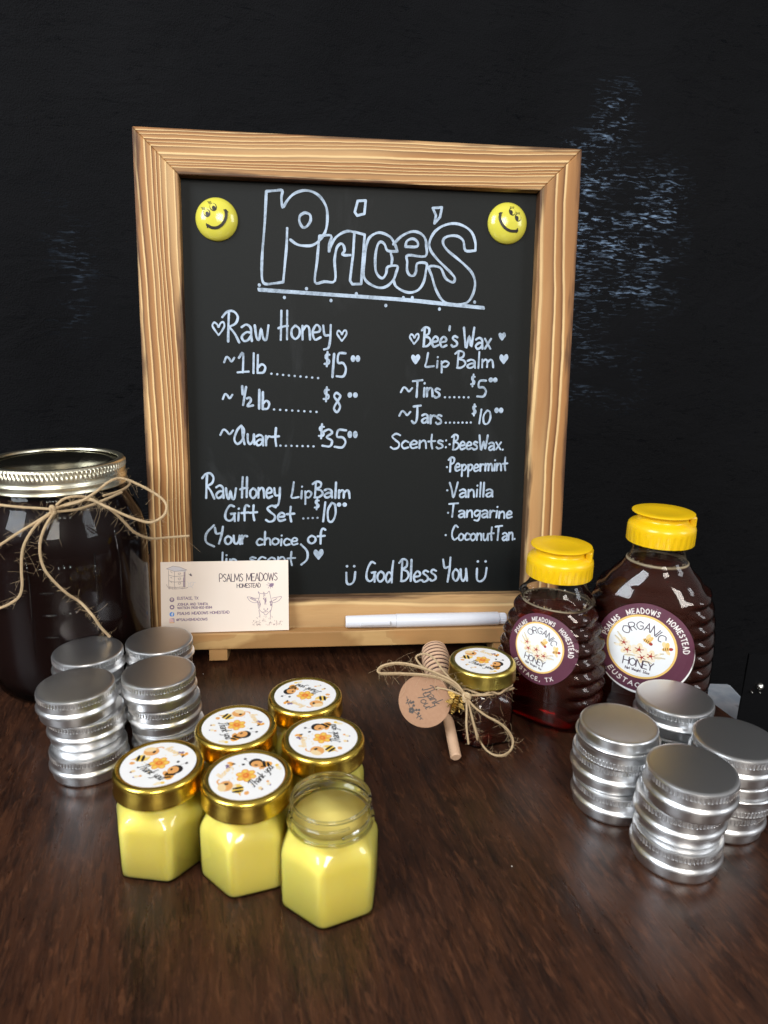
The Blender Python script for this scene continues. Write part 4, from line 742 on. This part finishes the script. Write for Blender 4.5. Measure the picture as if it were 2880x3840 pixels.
# ------------------------------------------------------------------ honey bottles
def interp(z, T):
    if z <= T[0][0]: return T[0][1]
    for (a, x), (b, y) in zip(T, T[1:]):
        if z <= b:
            u = (z-a)/(b-a); u = u*u*(3-2*u)*.35+u*.65; return x+(y-x)*u
    return T[-1][1]
CAPY = M('yellow_cap_plastic'); setp(CAPY.b, Roughness=.26, Subsurface_Weight=.1); CAPY.b.inputs['Subsurface Radius'].default_value = (.003, .002, .0005)
CAPY.con(CAPY.mix(CAPY.noise(CAPY.coord(), 60, 2), (.84, .50, .004), (.87, .55, .008)), CAPY.b.inputs['Base Color']); CAPY = CAPY.m
HONEY = honey_mat('dark_honey', 240, (.93, .25, .12), .30)
PET = thin_glass('clear_plastic', (.97, .97, .97), 1.42, .04)
FOAM = plain('honey_foam', (.34, .27, .17), .5)
def bottle(label, loc, yaw, A, Bd, nexp, ztop, ribs, honey_top, lab, sticker_r, lab_c, under, weight, foam=True):
    t = empty('honey_bottle', loc, -yaw); tag(t, label, 'bottle', 'yellow-capped honey bottles')
    def ab(z):
        a, b = interp(z, A), interp(z, Bd)
        return a, b
    def ring(z, off=0, n=128):
        a, b = ab(z); a += off; b += off
        rb = 0
        z0, z1, np_ = ribs
        if z0 < z < z1: rb = .0026*(abs(math.sin(math.pi*(z-z0)/(z1-z0)*np_))**.6-.5)*min(1, (z-z0)/.004, (z1-z)/.004)
        ne = 2+(nexp-2)*max(0, min(1, (ztop-.034-z)/.014))
        out = []
        for i in range(n):
            th = 2*math.pi*i/n; c_, s_ = math.cos(th), math.sin(th)
            x = a*math.copysign(abs(c_)**(2/ne), c_); y = b*math.copysign(abs(s_)**(2/ne), s_)
            k = max(0, (abs(x)/a-.62)/.38); k = k*k*(3-2*k)
            L = math.hypot(x, y); x += rb*k*x/L*1.6; y += rb*k*y/L*1.6
            out.append((x, y, z))
        return out
    zn = ztop-.020
    zs = [0.0, .0006, .002, .004]+[.006+.0011*i for i in range(int((zn-.006)/.0011))]+[zn, zn+.006]
    rings = [[(p[0]*.9, p[1]*.88, 0) for p in ring(.002)]]+[[(p[0]*.955, p[1]*.95, .0007) for p in ring(.002)]]+[ring(z) for z in zs if z >= .002]
    from_bm('bottle_body', loft(rings, close_end=False), [PET], t)
    hz = [z for z in zs if .002 <= z < honey_top]+[honey_top]
    rings = [[(p[0]*.9, p[1]*.88, .0012) for p in ring(.002, -.0006)]]+[ring(max(z, .0022), -.0006) for z in hz]
    from_bm('honey', loft(rings), [HONEY], t)
    if foam:
        bm = bmesh.new(); P = ring(honey_top, -.0009, 64); tube(bm, P+[P[0]], .0009 if under else .0006, 6)
        for k in range(60):
            p = random.choice(P); q = random.uniform(.86, .99); bmesh.ops.create_icosphere(bm, subdivisions=1, radius=random.uniform(.0003, .0007), matrix=Matrix.Translation((p[0]*q, p[1]*q, honey_top+.0003)))
        from_bm('foam_line', bm, [FOAM], t)
    # cap
    prof = [('c', .0149, -.0190), ('c', .0194, -.0192), ('c', .0196, -.0186)]
    n = 144; bm = bmesh.new(); rings = []
    for k, r, z in (('c', .0150, -.0192), ('c', .0193, -.0193), ('k', .0196, -.0188), ('k', .0196, -.0125), ('c', .0196, -.0118), ('c', .0195, -.0100), ('c', .0192, -.0087), ('c', .0183, -.0076), ('c', .0164, -.0065), ('c', .0149, -.0056), ('c', .0145, -.0048), ('c', .0145, -.0030), ('c', .0152, -.0022), ('c', .0172, -.0018), ('c', .0180, -.0012), ('c', .0179, -.0006), ('c', .0172, -.0003), ('c', .0100, -.0010), ('c', .0001, -.0012)):
        rings.append([((r-(.0005 if k == 'k' and i % 5 == 0 else 0))*math.cos(2*math.pi*i/n), (r-(.0005 if k == 'k' and i % 5 == 0 else 0))*math.sin(2*math.pi*i/n), z) for i in range(n)])
    c_ = from_bm('cap', loft(rings, close_start=False), [CAPY], t, angle=50); c_.location = (0, 0, ztop)
    bm = bmesh.new(); box(bm, (-.005, .0145, -.0085), (.005, .0185, -.002)); h_ = from_bm('hinge', bm, [CAPY], c_, smooth=False); h_.rotation_euler = (0, 0, R(-70)); bevel(h_, .001)
    # label wrapped on the front face
    cxl, czl = lab_c; rot = R(lab)
    def f(x, y, dz):
        X = cxl+x*math.cos(rot)-y*math.sin(rot); Z = czl+x*math.sin(rot)+y*math.cos(rot)
        a, b = ab(Z); u = min(.999, abs(X)/a)
        ne = 2+(nexp-2)*max(0, min(1, (ztop-.034-Z)/.014))
        return (X, -b*(1-u**ne)**(1/ne)-.0006-dz, Z)
    d = Decal(f, .000025); k = sticker_r
    if under: d.ring(.02*k, -.06*k, 0, k*.995, 'white', -6, 72, 8)
    d.ring(0, 0, 0, k, 'maroon', 0, 72, 8)
    ox, oy = -.05*k, .03*k
    d.ring(ox, oy, 0, .72*k, 'goldring', 2, 72, 7); d.ring(ox, oy, 0, .675*k, 'labelwhite', 4, 72, 7)
    wd = .021*k
    d.arc('PSALMS  MEADOWS  HOMESTEAD', .79*k, R(172), R(8), .105*k, wd, 'pinkwhite', 6, gap=34)
    d.arc('EUSTACE, TX', .90*k, R(224), R(312), .105*k, wd, 'pinkwhite', 6, inward=True, gap=34)
    d.f = (lambda g: (lambda x, y, dz: g(x+ox, y+oy, dz)))(f); s0 = len(d.faces)
    build1 = d.faces; d1 = Decal(f, .000025); d1.faces = build1; d1.cols = d.cols
    d1.build('label_sticker', INK, t)
    lb = [o for o in t.children if o.name.startswith('label_sticker')][-1]
    d = Decal(lambda x, y, dz: f(x+ox, y+oy, dz), .000025)
    d.arc('ORGANIC', .40*k, R(147), R(33), .17*k, .019*k, 'ink', 6, gap=10)
    d.text('HONEY', -.31*k, -.46*k, .31*k, -.46*k, .17*k, .020*k, 'ink', 6, gap=6)
    d.text('Net Weight: '+weight, -.24*k, -.565*k, .26*k, -.565*k, .065*k, .011*k, 'ink', 6, font=GL)
    d.build('printed_text', INK, lb)
    d = Decal(lambda x, y, dz: f(x+ox, y+oy, dz), .000025)
    for (x, y, s, r0) in ((-.36, .02, .12, .4), (-.27, -.13, .13, 0), (-.03, -.06, .15, .3), (.05, -.22, .13, .9), (.22, -.14, .14, .2)):
        for q in range(5):
            a = r0+q*2*math.pi/5; d.ell((x+s*.62*math.cos(a))*k, (y+s*.5*math.sin(a))*k, s*.52*k, s*.40*k, ('cream' if q % 2 else 'petal'), 5+.2*q, a)
        for q in range(5):
            a = r0+q*2*math.pi/5; d.stroke([(x*k, y*k), ((x+s*.6*math.cos(a))*k, (y+s*.48*math.sin(a))*k)], .016*k, 'red', 7)
        d.ell(x*k, y*k, s*.24*k, s*.2*k, 'red', 8)
    for (x0, y0, x1, y1) in ((-.40, .08, -.52, .22), (-.43, .02, -.56, .12), (-.42, -.08, -.55, -.06), (.30, -.10, .46, -.02), (.30, -.16, .50, -.12), (-.10, -.22, -.30, -.26), (.10, -.28, .26, -.30)):
        d.stroke([(x0*k, y0*k), ((x0+x1)/2*k, (y0+y1)/2*k+.01*k), (x1*k, y1*k)], .028*k, 'leaf', 5)
        d.ell((x0+x1)/2*k, (y0+y1)/2*k, .06*k, .028*k, 'petal', 5.5, math.atan2(y1-y0, x1-x0)+.5)
    for (x, y, rot_) in ((.10, .17, -.35), (.50, .10, .35)):
        def P(a, b): return ((x+a*math.cos(rot_)-b*math.sin(rot_))*k, (y+a*math.sin(rot_)+b*math.cos(rot_))*k)
        d.ell(*P(-.02, .085), .05*k, .085*k, 'pale', 5, rot_+.2); d.ell(*P(.03, .075), .04*k, .075*k, 'goldring', 5.4, rot_-.3)
        if rot_ > 0: d.ell(*P(.01, -.07), .035*k, .07*k, 'pale', 5, rot_+.4)
        d.ell(*P(0, 0), .10*k, .042*k, 'goldring', 6, rot_)
        for q in (-.06, -.02, .02): d.ell(*P(q, 0), .010*k, .040*k, 'brown', 7, rot_)
        d.ell(*P(.085, -.01), .04*k, .035*k, 'red', 7, rot_)
    d.build('printed_flowers', INK, lb)
    return t
bottle('big yellow-capped honey bottle with ribbed sides, taller of the two honey bottles', (.1672, .4045, 0), R(27),
       [(0, .0345), (.006, .0362), (.030, .0372), (.050, .0368), (.068, .0350), (.082, .0315), (.090, .0265), (.098, .0200), (.1035, .0162), (.107, .0155), (.1319, .0155)],
       [(0, .0235), (.006, .0255), (.030, .0265), (.060, .0262), (.078, .0240), (.088, .0208), (.098, .0172), (.1035, .0158), (.107, .0155), (.1319, .0155)],
       3.4, .1319, (.008, .088, 9), .1005, -3, .0278, (.001, .0525), True, '16oz')
bottle('small yellow-capped honey bottle, shorter of the two honey bottles', (.1062, .3973, 0), R(40),
       [(0, .0285), (.005, .0305), (.020, .0315), (.036, .0312), (.050, .0292), (.062, .0262), (.074, .0228), (.082, .0208), (.0865, .0178), (.0905, .0158), (.1117, .0155)],
       [(0, .0200), (.005, .0220), (.030, .0232), (.050, .0222), (.064, .0200), (.076, .0182), (.082, .0175), (.0865, .0165), (.0905, .0156), (.1117, .0155)],
       2.7, .1117, (.006, .084, 9), .0755, -9, .0215, (.0028, .0515), False, '8oz')

# ------------------------------------------------------------------ twine
m = M('jute_twine'); setp(m.b, Roughness=.85); m.b.inputs['Specular IOR Level'].default_value = .15
m.con(m.mix(m.noise(m.coord(), 700, 4, .7), (.36, .245, .13), (.66, .50, .31)), m.b.inputs['Base Color']); JUTE = m.m
def twine(bm, P, r=.0008, pitch=.0044, fuzz=2600, loops=True, zmin=None):
    P = catmull([Vector(p)/1000 for p in P], 7)
    Q = [P[0]]; acc = 0                      # resample evenly
    step = .0007
    for a, b in zip(P, P[1:]):
        L = (b-a).length; t = 0
        while acc+L-t >= step:
            t += step-acc; acc = 0; Q.append(a.lerp(b, t/L))
        acc += L-t
    P = Q; N = None; A1, A2, A3 = [], [], []; s = 0
    for i, p in enumerate(P):
        t = (P[min(i+1, len(P)-1)]-P[max(0, i-1)]).normalized()
        N = t.orthogonal().normalized() if N is None else (N-t*N.dot(t)).normalized()
        B = t.cross(N); s += step; a = 2*math.pi*s/pitch
        for k, Ax in enumerate((A1, A2, A3)):
            u = a+k*2.094; Ax.append(p+(N*math.cos(u)+B*math.sin(u))*r*.52)
        if fuzz and random.random() < fuzz*step and i > 2:
            d = (N*random.uniform(-1, 1)+B*random.uniform(-1, 1)+t*random.uniform(-1.2, 1.2)).normalized()
            L = random.uniform(.0012, .0048) if random.random() < .9 else random.uniform(.005, .012)
            bend = Vector((random.uniform(-1, 1), random.uniform(-1, 1), random.uniform(-1, .6)))*L*.5
            e = p+d*L; tube(bm, catmull([p, p+d*L*.4+bend*.1, p+d*L*.75+bend*.6, e+bend*1.6], 3), .00005, 3)
    for Ax in (A1, A2, A3): tube(bm, Ax, r*.56, 6)
# ------------------------------------------------------------------ big mason jar
MC = Vector((-.208, .432, 0))
GLASSM = thin_glass('quart_glass', (.99, .99, .99), 1.27)
mason = empty('honey_jar', MC); tag(mason, 'big glass jar of dark honey with a brass screw lid and a twine bow', 'jar')
GL_OUT = [(0, .003), (.030, .002), (.040, 0), (.0445, .0015), (.0475, .006), (.0505, .016), (.0518, .03), (.0520, .092), (.0512, .104), (.0490, .113), (.0456, .120), (.0432, .1255), (.0420, .128), (.0422, .1300), (.0420, .1318), (.0412, .1325), (.0408, .147)]
bm = lathe([(r, z) for r, z in GL_OUT[1:]], 96, close_end=False); from_bm('glass_body', bm, [GLASSM], mason)
m = M('dark_quart_honey'); setp(m.b, Roughness=.35, Specular_IOR_Level=.08); m.con(m.mix(m.noise(m.coord((8, 8, 5)), 1, 3), (.005, .0024, .0023), (.013, .005, .004)), m.b.inputs['Base Color'])
from_bm('honey', lathe([(.0001, .005), (.038, .0045), (.0445, .007), (.0486, .016), (.0500, .03), (.0502, .092), (.0494, .104), (.0470, .113), (.0438, .120), (.0412, .1255), (.0405, .130), (.0001, .130)], 96), [m.m], mason)
for p in EMB:
    bm = bmesh.new(); tube(bm, [Vector(q)/1000-MC for q in p], .00042 if len(p) == 3 and (Vector(p[0])-Vector(p[2])).length < 30 else .0003, 6); from_bm('graduation_mark', bm, [GLASS], mason)
bm = bmesh.new(); rings = []
for k, r, z in (('c', 0.0370, .1478), ('c', 0.0372, .1488), ('c', 0.0377, .1493), ('c', 0.0400, .1493), ('c', 0.0409, .1488), ('c', 0.0413, .1478), ('k', 0.0410, .1474), ('k', 0.0410, .1444), ('c', 0.0415, .1440), ('c', 0.0414, .1420), ('c', 0.0412, .1400), ('c', 0.0418, .1392), ('c', 0.0422, .1384), ('c', 0.0419, .1374), ('c', 0.0418, .1362), ('c', 0.0422, .1352), ('c', 0.0424, .1346), ('c', 0.0420, .1340), ('c', 0.0412, .1342)):
    rings.append(ring_kn(r, z, .0008, 400) if k == 'k' else circle(r, z, 400))
from_bm('lid_band', loft(rings, close_start=False, close_end=False), [BRASS], mason, angle=50)
from_bm('lid_disc', lathe([(.0001, .1468), (.0302, .1468), (.0317, .1474), (.0334, .1474), (.0344, .1470), (.0372, .1472), (.0372, .1455), (.0001, .145)], 96), [BRASSD], mason, angle=60)
bm = bmesh.new()
for p in MTW: twine(bm, [Vector(q)-MC*1000 for q in p])
ca = [(.0432*math.cos(R(a))*1000, .0432*math.sin(R(a))*1000, 131) for a in range(-30, 250, 12)]
twine(bm, ca, fuzz=300)
c0 = Vector(MTW[1][0])/1000-MC
tube(bm, catmull([c0+Vector((.0010*math.cos(a), -.0022-.0006*math.sin(a), .0024*math.sin(a))) for a in (0, 1, 2, 3, 4, 5, 6.28)], 4), .0011, 6)
from_bm('twine_bow', bm, [JUTE], mason)

# ------------------------------------------------------------------ gift set: small honey jar, dipper, tag, charm tied together
GC = Vector((.0601, .3746, 0))
gift = empty('gift_set', GC); tag(gift, 'small honey jar tied with twine to a wooden dipper and thank-you tag', 'gift set')
gj = jar_shell(R(-100), GLASS, 'glass_jar', gift, inner=False)
AMBER = honey_mat('amber_honey', 420, (.90, .46, .16), .35)
jar_fill(R(-100), AMBER, 'honey', gj, top=.040)
GOLDO = plain('dull_gold_lid', (.60, .47, .11), .3, 1.0, .06, 80)
from_bm('lid', lathe(LIDP, 96, close_end=False), [GOLDO], gj, angle=70); sticker(gj, R(-9))
BEECH = M('pale_beech'); setp(BEECH.b, Roughness=.55); BEECH.con(BEECH.mix(BEECH.noise(BEECH.coord((300, 300, 18)), 1, 3), (.60, .37, .23), (.72, .48, .32)), BEECH.b.inputs['Base Color']); BEECH = BEECH.m
GROOVE = plain('burnt_groove', (.07, .03, .025), .7)
E0 = Vector((.0433, .3400, .0034)); E1 = Vector((.0348, .4215, .0300))
ax = (E1-E0); Ld = ax.length
dip = empty('x'); bpy.data.objects.remove(dip)
bm = bmesh.new(); prof = [(.0001, 0, 0), (.0024, 0, 0), (.0031, .0007, 0), (.0031, Ld-.030, 0), (.0033, Ld-.0275, 0)]
hz0, hz1 = Ld-.027, Ld
for k in range(8):
    za = hz0+(hz1-hz0-.002)*k/8; zb = hz0+(hz1-hz0-.002)*(k+.52)/8; zc = hz0+(hz1-hz0-.002)*(k+.98)/8
    def rr(z): u = (z-hz0)/(hz1-hz0); return .0050+.0042*math.sin(math.pi*(.14+.70*u))**.7
    prof += [(rr(za), za, 0), (rr(zb), zb, 0), (rr(zb)-.0005, zb+.0001, 1), (rr(zc)-.0005, zc, 1)]
prof += [(rr(hz1-.002), hz1-.0018, 0), (.0045, hz1-.0004, 0), (.0001, hz1, 0)]
vr = [[bm.verts.new(p) for p in circle(r, z, 40)] for r, z, _ in prof]
for (a, b, (r, z, g0), (r2, z2, g1)) in zip(vr, vr[1:], prof, prof[1:]):
    for i in range(40): bm.faces.new((a[i], a[(i+1) % 40], b[(i+1) % 40], b[i])).material_index = 1 if (g0 and g1) or (g0 != g1 and False) else 0
bm.faces.new(vr[0]); bm.faces.new(vr[-1])
dip = from_bm('honey_dipper', bm, [BEECH, GROOVE], gift, angle=40)
dip.location = E0-GC; dip.rotation_mode = 'QUATERNION'; dip.rotation_quaternion = ax.to_track_quat('Z', 'Y')
# tag
def campt(px, py, t): return Vector((0, 0, CAMH))+(fwd+cx_*((px-1440)/2620.31)-cu_*((py-1920)/2620.31))*t
KR = M('kraft_paper'); setp(KR.b, Roughness=.75)
KR.con(KR.mix(KR.noise(KR.coord(), 500, 4, .7), (.30, .155, .085), (.40, .225, .13)), KR.b.inputs['Base Color']); KR = KR.m
TP = Vector((.0254, .3523, .0312)); tn = (Vector((.0, -.74, .60))).normalized(); tx = Vector((1, 0, 0)); tx = (tx-tn*tx.dot(tn)).normalized(); ty = tn.cross(tx)
TM = Matrix(((tx.x, ty.x, tn.x, TP.x), (tx.y, ty.y, tn.y, TP.y), (tx.z, ty.z, tn.z, TP.z), (0, 0, 0, 1)))
TR_ = .0147
hx, hy, hr = .0071, .0071, .0013     # punched hole
bm = bmesh.new(); n = 48
for zz, flip in ((.00025, False), (-.00025, True)):
    oc = [bm.verts.new((TR_*math.cos(2*math.pi*i/n), TR_*math.sin(2*math.pi*i/n), zz)) for i in range(n)]; ic = [bm.verts.new((hx+hr*math.cos(2*math.pi*i/n), hy+hr*math.sin(2*math.pi*i/n), zz)) for i in range(n)]
    for i in range(n):
        q = (oc[i], oc[(i+1) % n], ic[(i+1) % n], ic[i]); bm.faces.new(q if not flip else q[::-1])
    if not flip: o1, i1 = oc, ic
for i in range(n):
    bm.faces.new((o1[i], o1[(i+1) % n], oc[(i+1) % n], oc[i])); bm.faces.new((i1[i], i1[(i+1) % n], ic[(i+1) % n], ic[i]))
tg = from_bm('gift_tag', bm, [KR], gift, smooth=False); tg.matrix_local = Matrix.Translation(-GC) @ TM
d = Decal(lambda x, y, dz: (x, y, .00030+dz), .00001)
def TPx(x, y): return ((x-597)/245*TR_, -(y-706)/250*TR_)
def ttx(t, a, b, cap, wd): p, q = TPx(*a), TPx(*b); d.text(t, p[0], p[1], q[0], q[1], cap, wd, 'kraftink', 2, font=GLT, slant=.25, gap=4)
ttx('Thank', (568, 598), (690, 756), .0060, .0005); ttx('You!', (520, 660), (612, 792), .0058, .0005)
for P_ in ("470,790 450,750 435,700 428,672", "470,790 520,830 560,865 580,880", "470,790 485,755 490,725", "470,790 510,800 545,795"):
    d.stroke([TPx(*map(float, p.split(','))) for p in P_.split()], .0003, 'kraftink', 2)
for (x, y) in ((448, 735), (438, 705), (430, 730), (460, 715), (535, 835), (555, 850), (530, 862), (560, 875)): d.ell(*TPx(x, y), .0009, .0003, 'kraftink', 2, .8)
for (x, y) in ((495, 755), (490, 722), (520, 795), (545, 795), (540, 825), (470, 730)): d.ell(*TPx(x, y), .0007, .0007, 'kraftink', 2)
for q in range(5): d.ell(TPx(475, 800)[0]+.0010*math.cos(q*1.257), TPx(475, 800)[1]+.0010*math.sin(q*1.257), .0008, .0008, 'kraftink', 2+.1*q)
d.build('printed_text', INK, tg)
# bee charm
AGOLD = M('antique_gold'); setp(AGOLD.b, Metallic=1.0, Roughness=.28)
AGOLD.con(AGOLD.mix(AGOLD.noise(AGOLD.coord(), 900, 3), (.10, .06, .015), (.50, .33, .10)), AGOLD.b.inputs['Base Color']); AGOLD.bump(AGOLD.noise(AGOLD.coord(), 1600, 2), .5, .0003); AGOLD = AGOLD.m
bm = bmesh.new(); rings = []
for k in range(61):
    u = k/60; y = .0042-.0108*u; r = .0024*math.sin(math.pi*min(1, .12+.86*u))**.7 if u > .25 else .0018+.0006*math.sin(u*12)
    r = max(.0002, r*(1+.16*math.cos(u*56)))
    rings.append([(r*math.cos(2*math.pi*i/24), y, .7*r*math.sin(2*math.pi*i/24)) for i in range(24)])
loft(rings, bm=bm)
bmesh.ops.create_uvsphere(bm, u_segments=14, v_segments=8, radius=.0015, matrix=Matrix.Translation((0, .0052, .0004)))
for sg in (-1, 1):
    for (L, W_, an, y0) in ((.0062, .0018, 25, .0022), (.0050, .0014, -28, .0004)):
        Mx = Matrix.Translation((sg*.0014, y0, .0006)) @ Matrix.Rotation(R(an*sg if sg > 0 else 180+an*sg), 4, 'Z')
        pts = [(L*u, W_*math.sin(math.pi*u**.6)) for u in (0, .15, .35, .6, .8, .95, 1)]; pts = pts+[(a, -b) for a, b in pts[-2:0:-1]]
        up = [bm.verts.new(Mx @ Vector((a, b, .0004+.0003*a/L))) for a, b in pts]; dn = [bm.verts.new(Mx @ Vector((a, b, -.0002))) for a, b in pts]
        bm.faces.new(up); bm.faces.new(dn[::-1])
        for i in range(len(pts)): bm.faces.new((up[i], up[(i+1) % len(pts)], dn[(i+1) % len(pts)], dn[i]))
    for y0 in (.003, .0015, -.001): tube(bm, [(sg*.0012, y0, 0), (sg*.0030, y0-.0012, -.0004), (sg*.0036, y0-.0030, -.0006)], .0003, 6)
ch = from_bm('bee_charm', bm, [AGOLD], gift, angle=45)
CPt = campt(1360+905/2.592, 2360+715/2.592, .3915)
ch.matrix_local = Matrix.Translation(CPt-GC) @ TM.to_3x3().to_4x4() @ Matrix.Rotation(R(-22), 4, 'Z')
bm = bmesh.new()
for p in GTW[:2]: twine(bm, [Vector(q)-GC*1000+Vector((.4+.5*math.sin(i), .8, -1.1)) for i, q in enumerate(p)], r=.0006, pitch=.0034, fuzz=700)
for p in GTW: twine(bm, [Vector(q)-GC*1000 for q in p], r=.00062, pitch=.0034, fuzz=1300)
ca = [(.0181*math.cos(R(a))*1000, .0181*math.sin(R(a))*1000, 34.2+1.2*math.sin(a)) for a in range(-200, 170, 15)]
twine(bm, ca, r=.0007, fuzz=900)
# thread through the tag's hole to the knot
tw_ = [TM @ Vector((hx-.001, hy-.0004, -.001)), TM @ Vector((hx, hy, .001)), campt(1360+840/2.592, 2360+590/2.592, .392), campt(1360+985/2.592, 2360+650/2.592, .392)]
twine(bm, [(q-GC)*1000 for q in tw_], r=.0005, pitch=.003, fuzz=200)
kn = campt(1360+1010/2.592, 2360+655/2.592, .391)-GC
for k in range(3): tube(bm, catmull([kn+Vector((.0019*math.cos(a), -.0006-.0008*math.sin(a*2), (.0016*math.sin(a))+.0008*(k-1))) for a in (0, 1.05, 2.1, 3.14, 4.2, 5.2, 6.28)], 4), .0008, 6)
from_bm('twine_bow', bm, [JUTE], gift)

# dust and crumbs on the table
m = plain('pale_crumb', (.6, .56, .5), .8)
for (px, py) in ((1919, 3252), (762, 2530), (1470, 2422)):
    g = campt(px, py, CAMH/-(fwd-cu_*((py-1920)/2620.31)+cx_*((px-1440)/2620.31)).z)
    bm = bmesh.new(); bmesh.ops.create_icosphere(bm, subdivisions=1, radius=.00035)
    for v in bm.verts: v.co *= random.uniform(.7, 1.2)
    o = from_bm('crumb', bm, [m], smooth=False); o.location = (g.x, g.y, .0005)
    tag(o, {1919: 'pale crumb on the bare wood near the front tins', 762: 'pale crumb on the wood beside the card stack of tins', 1470: 'pale crumb on the wood under the sign\'s ledge'}[px], 'crumb', 'crumbs on the table')
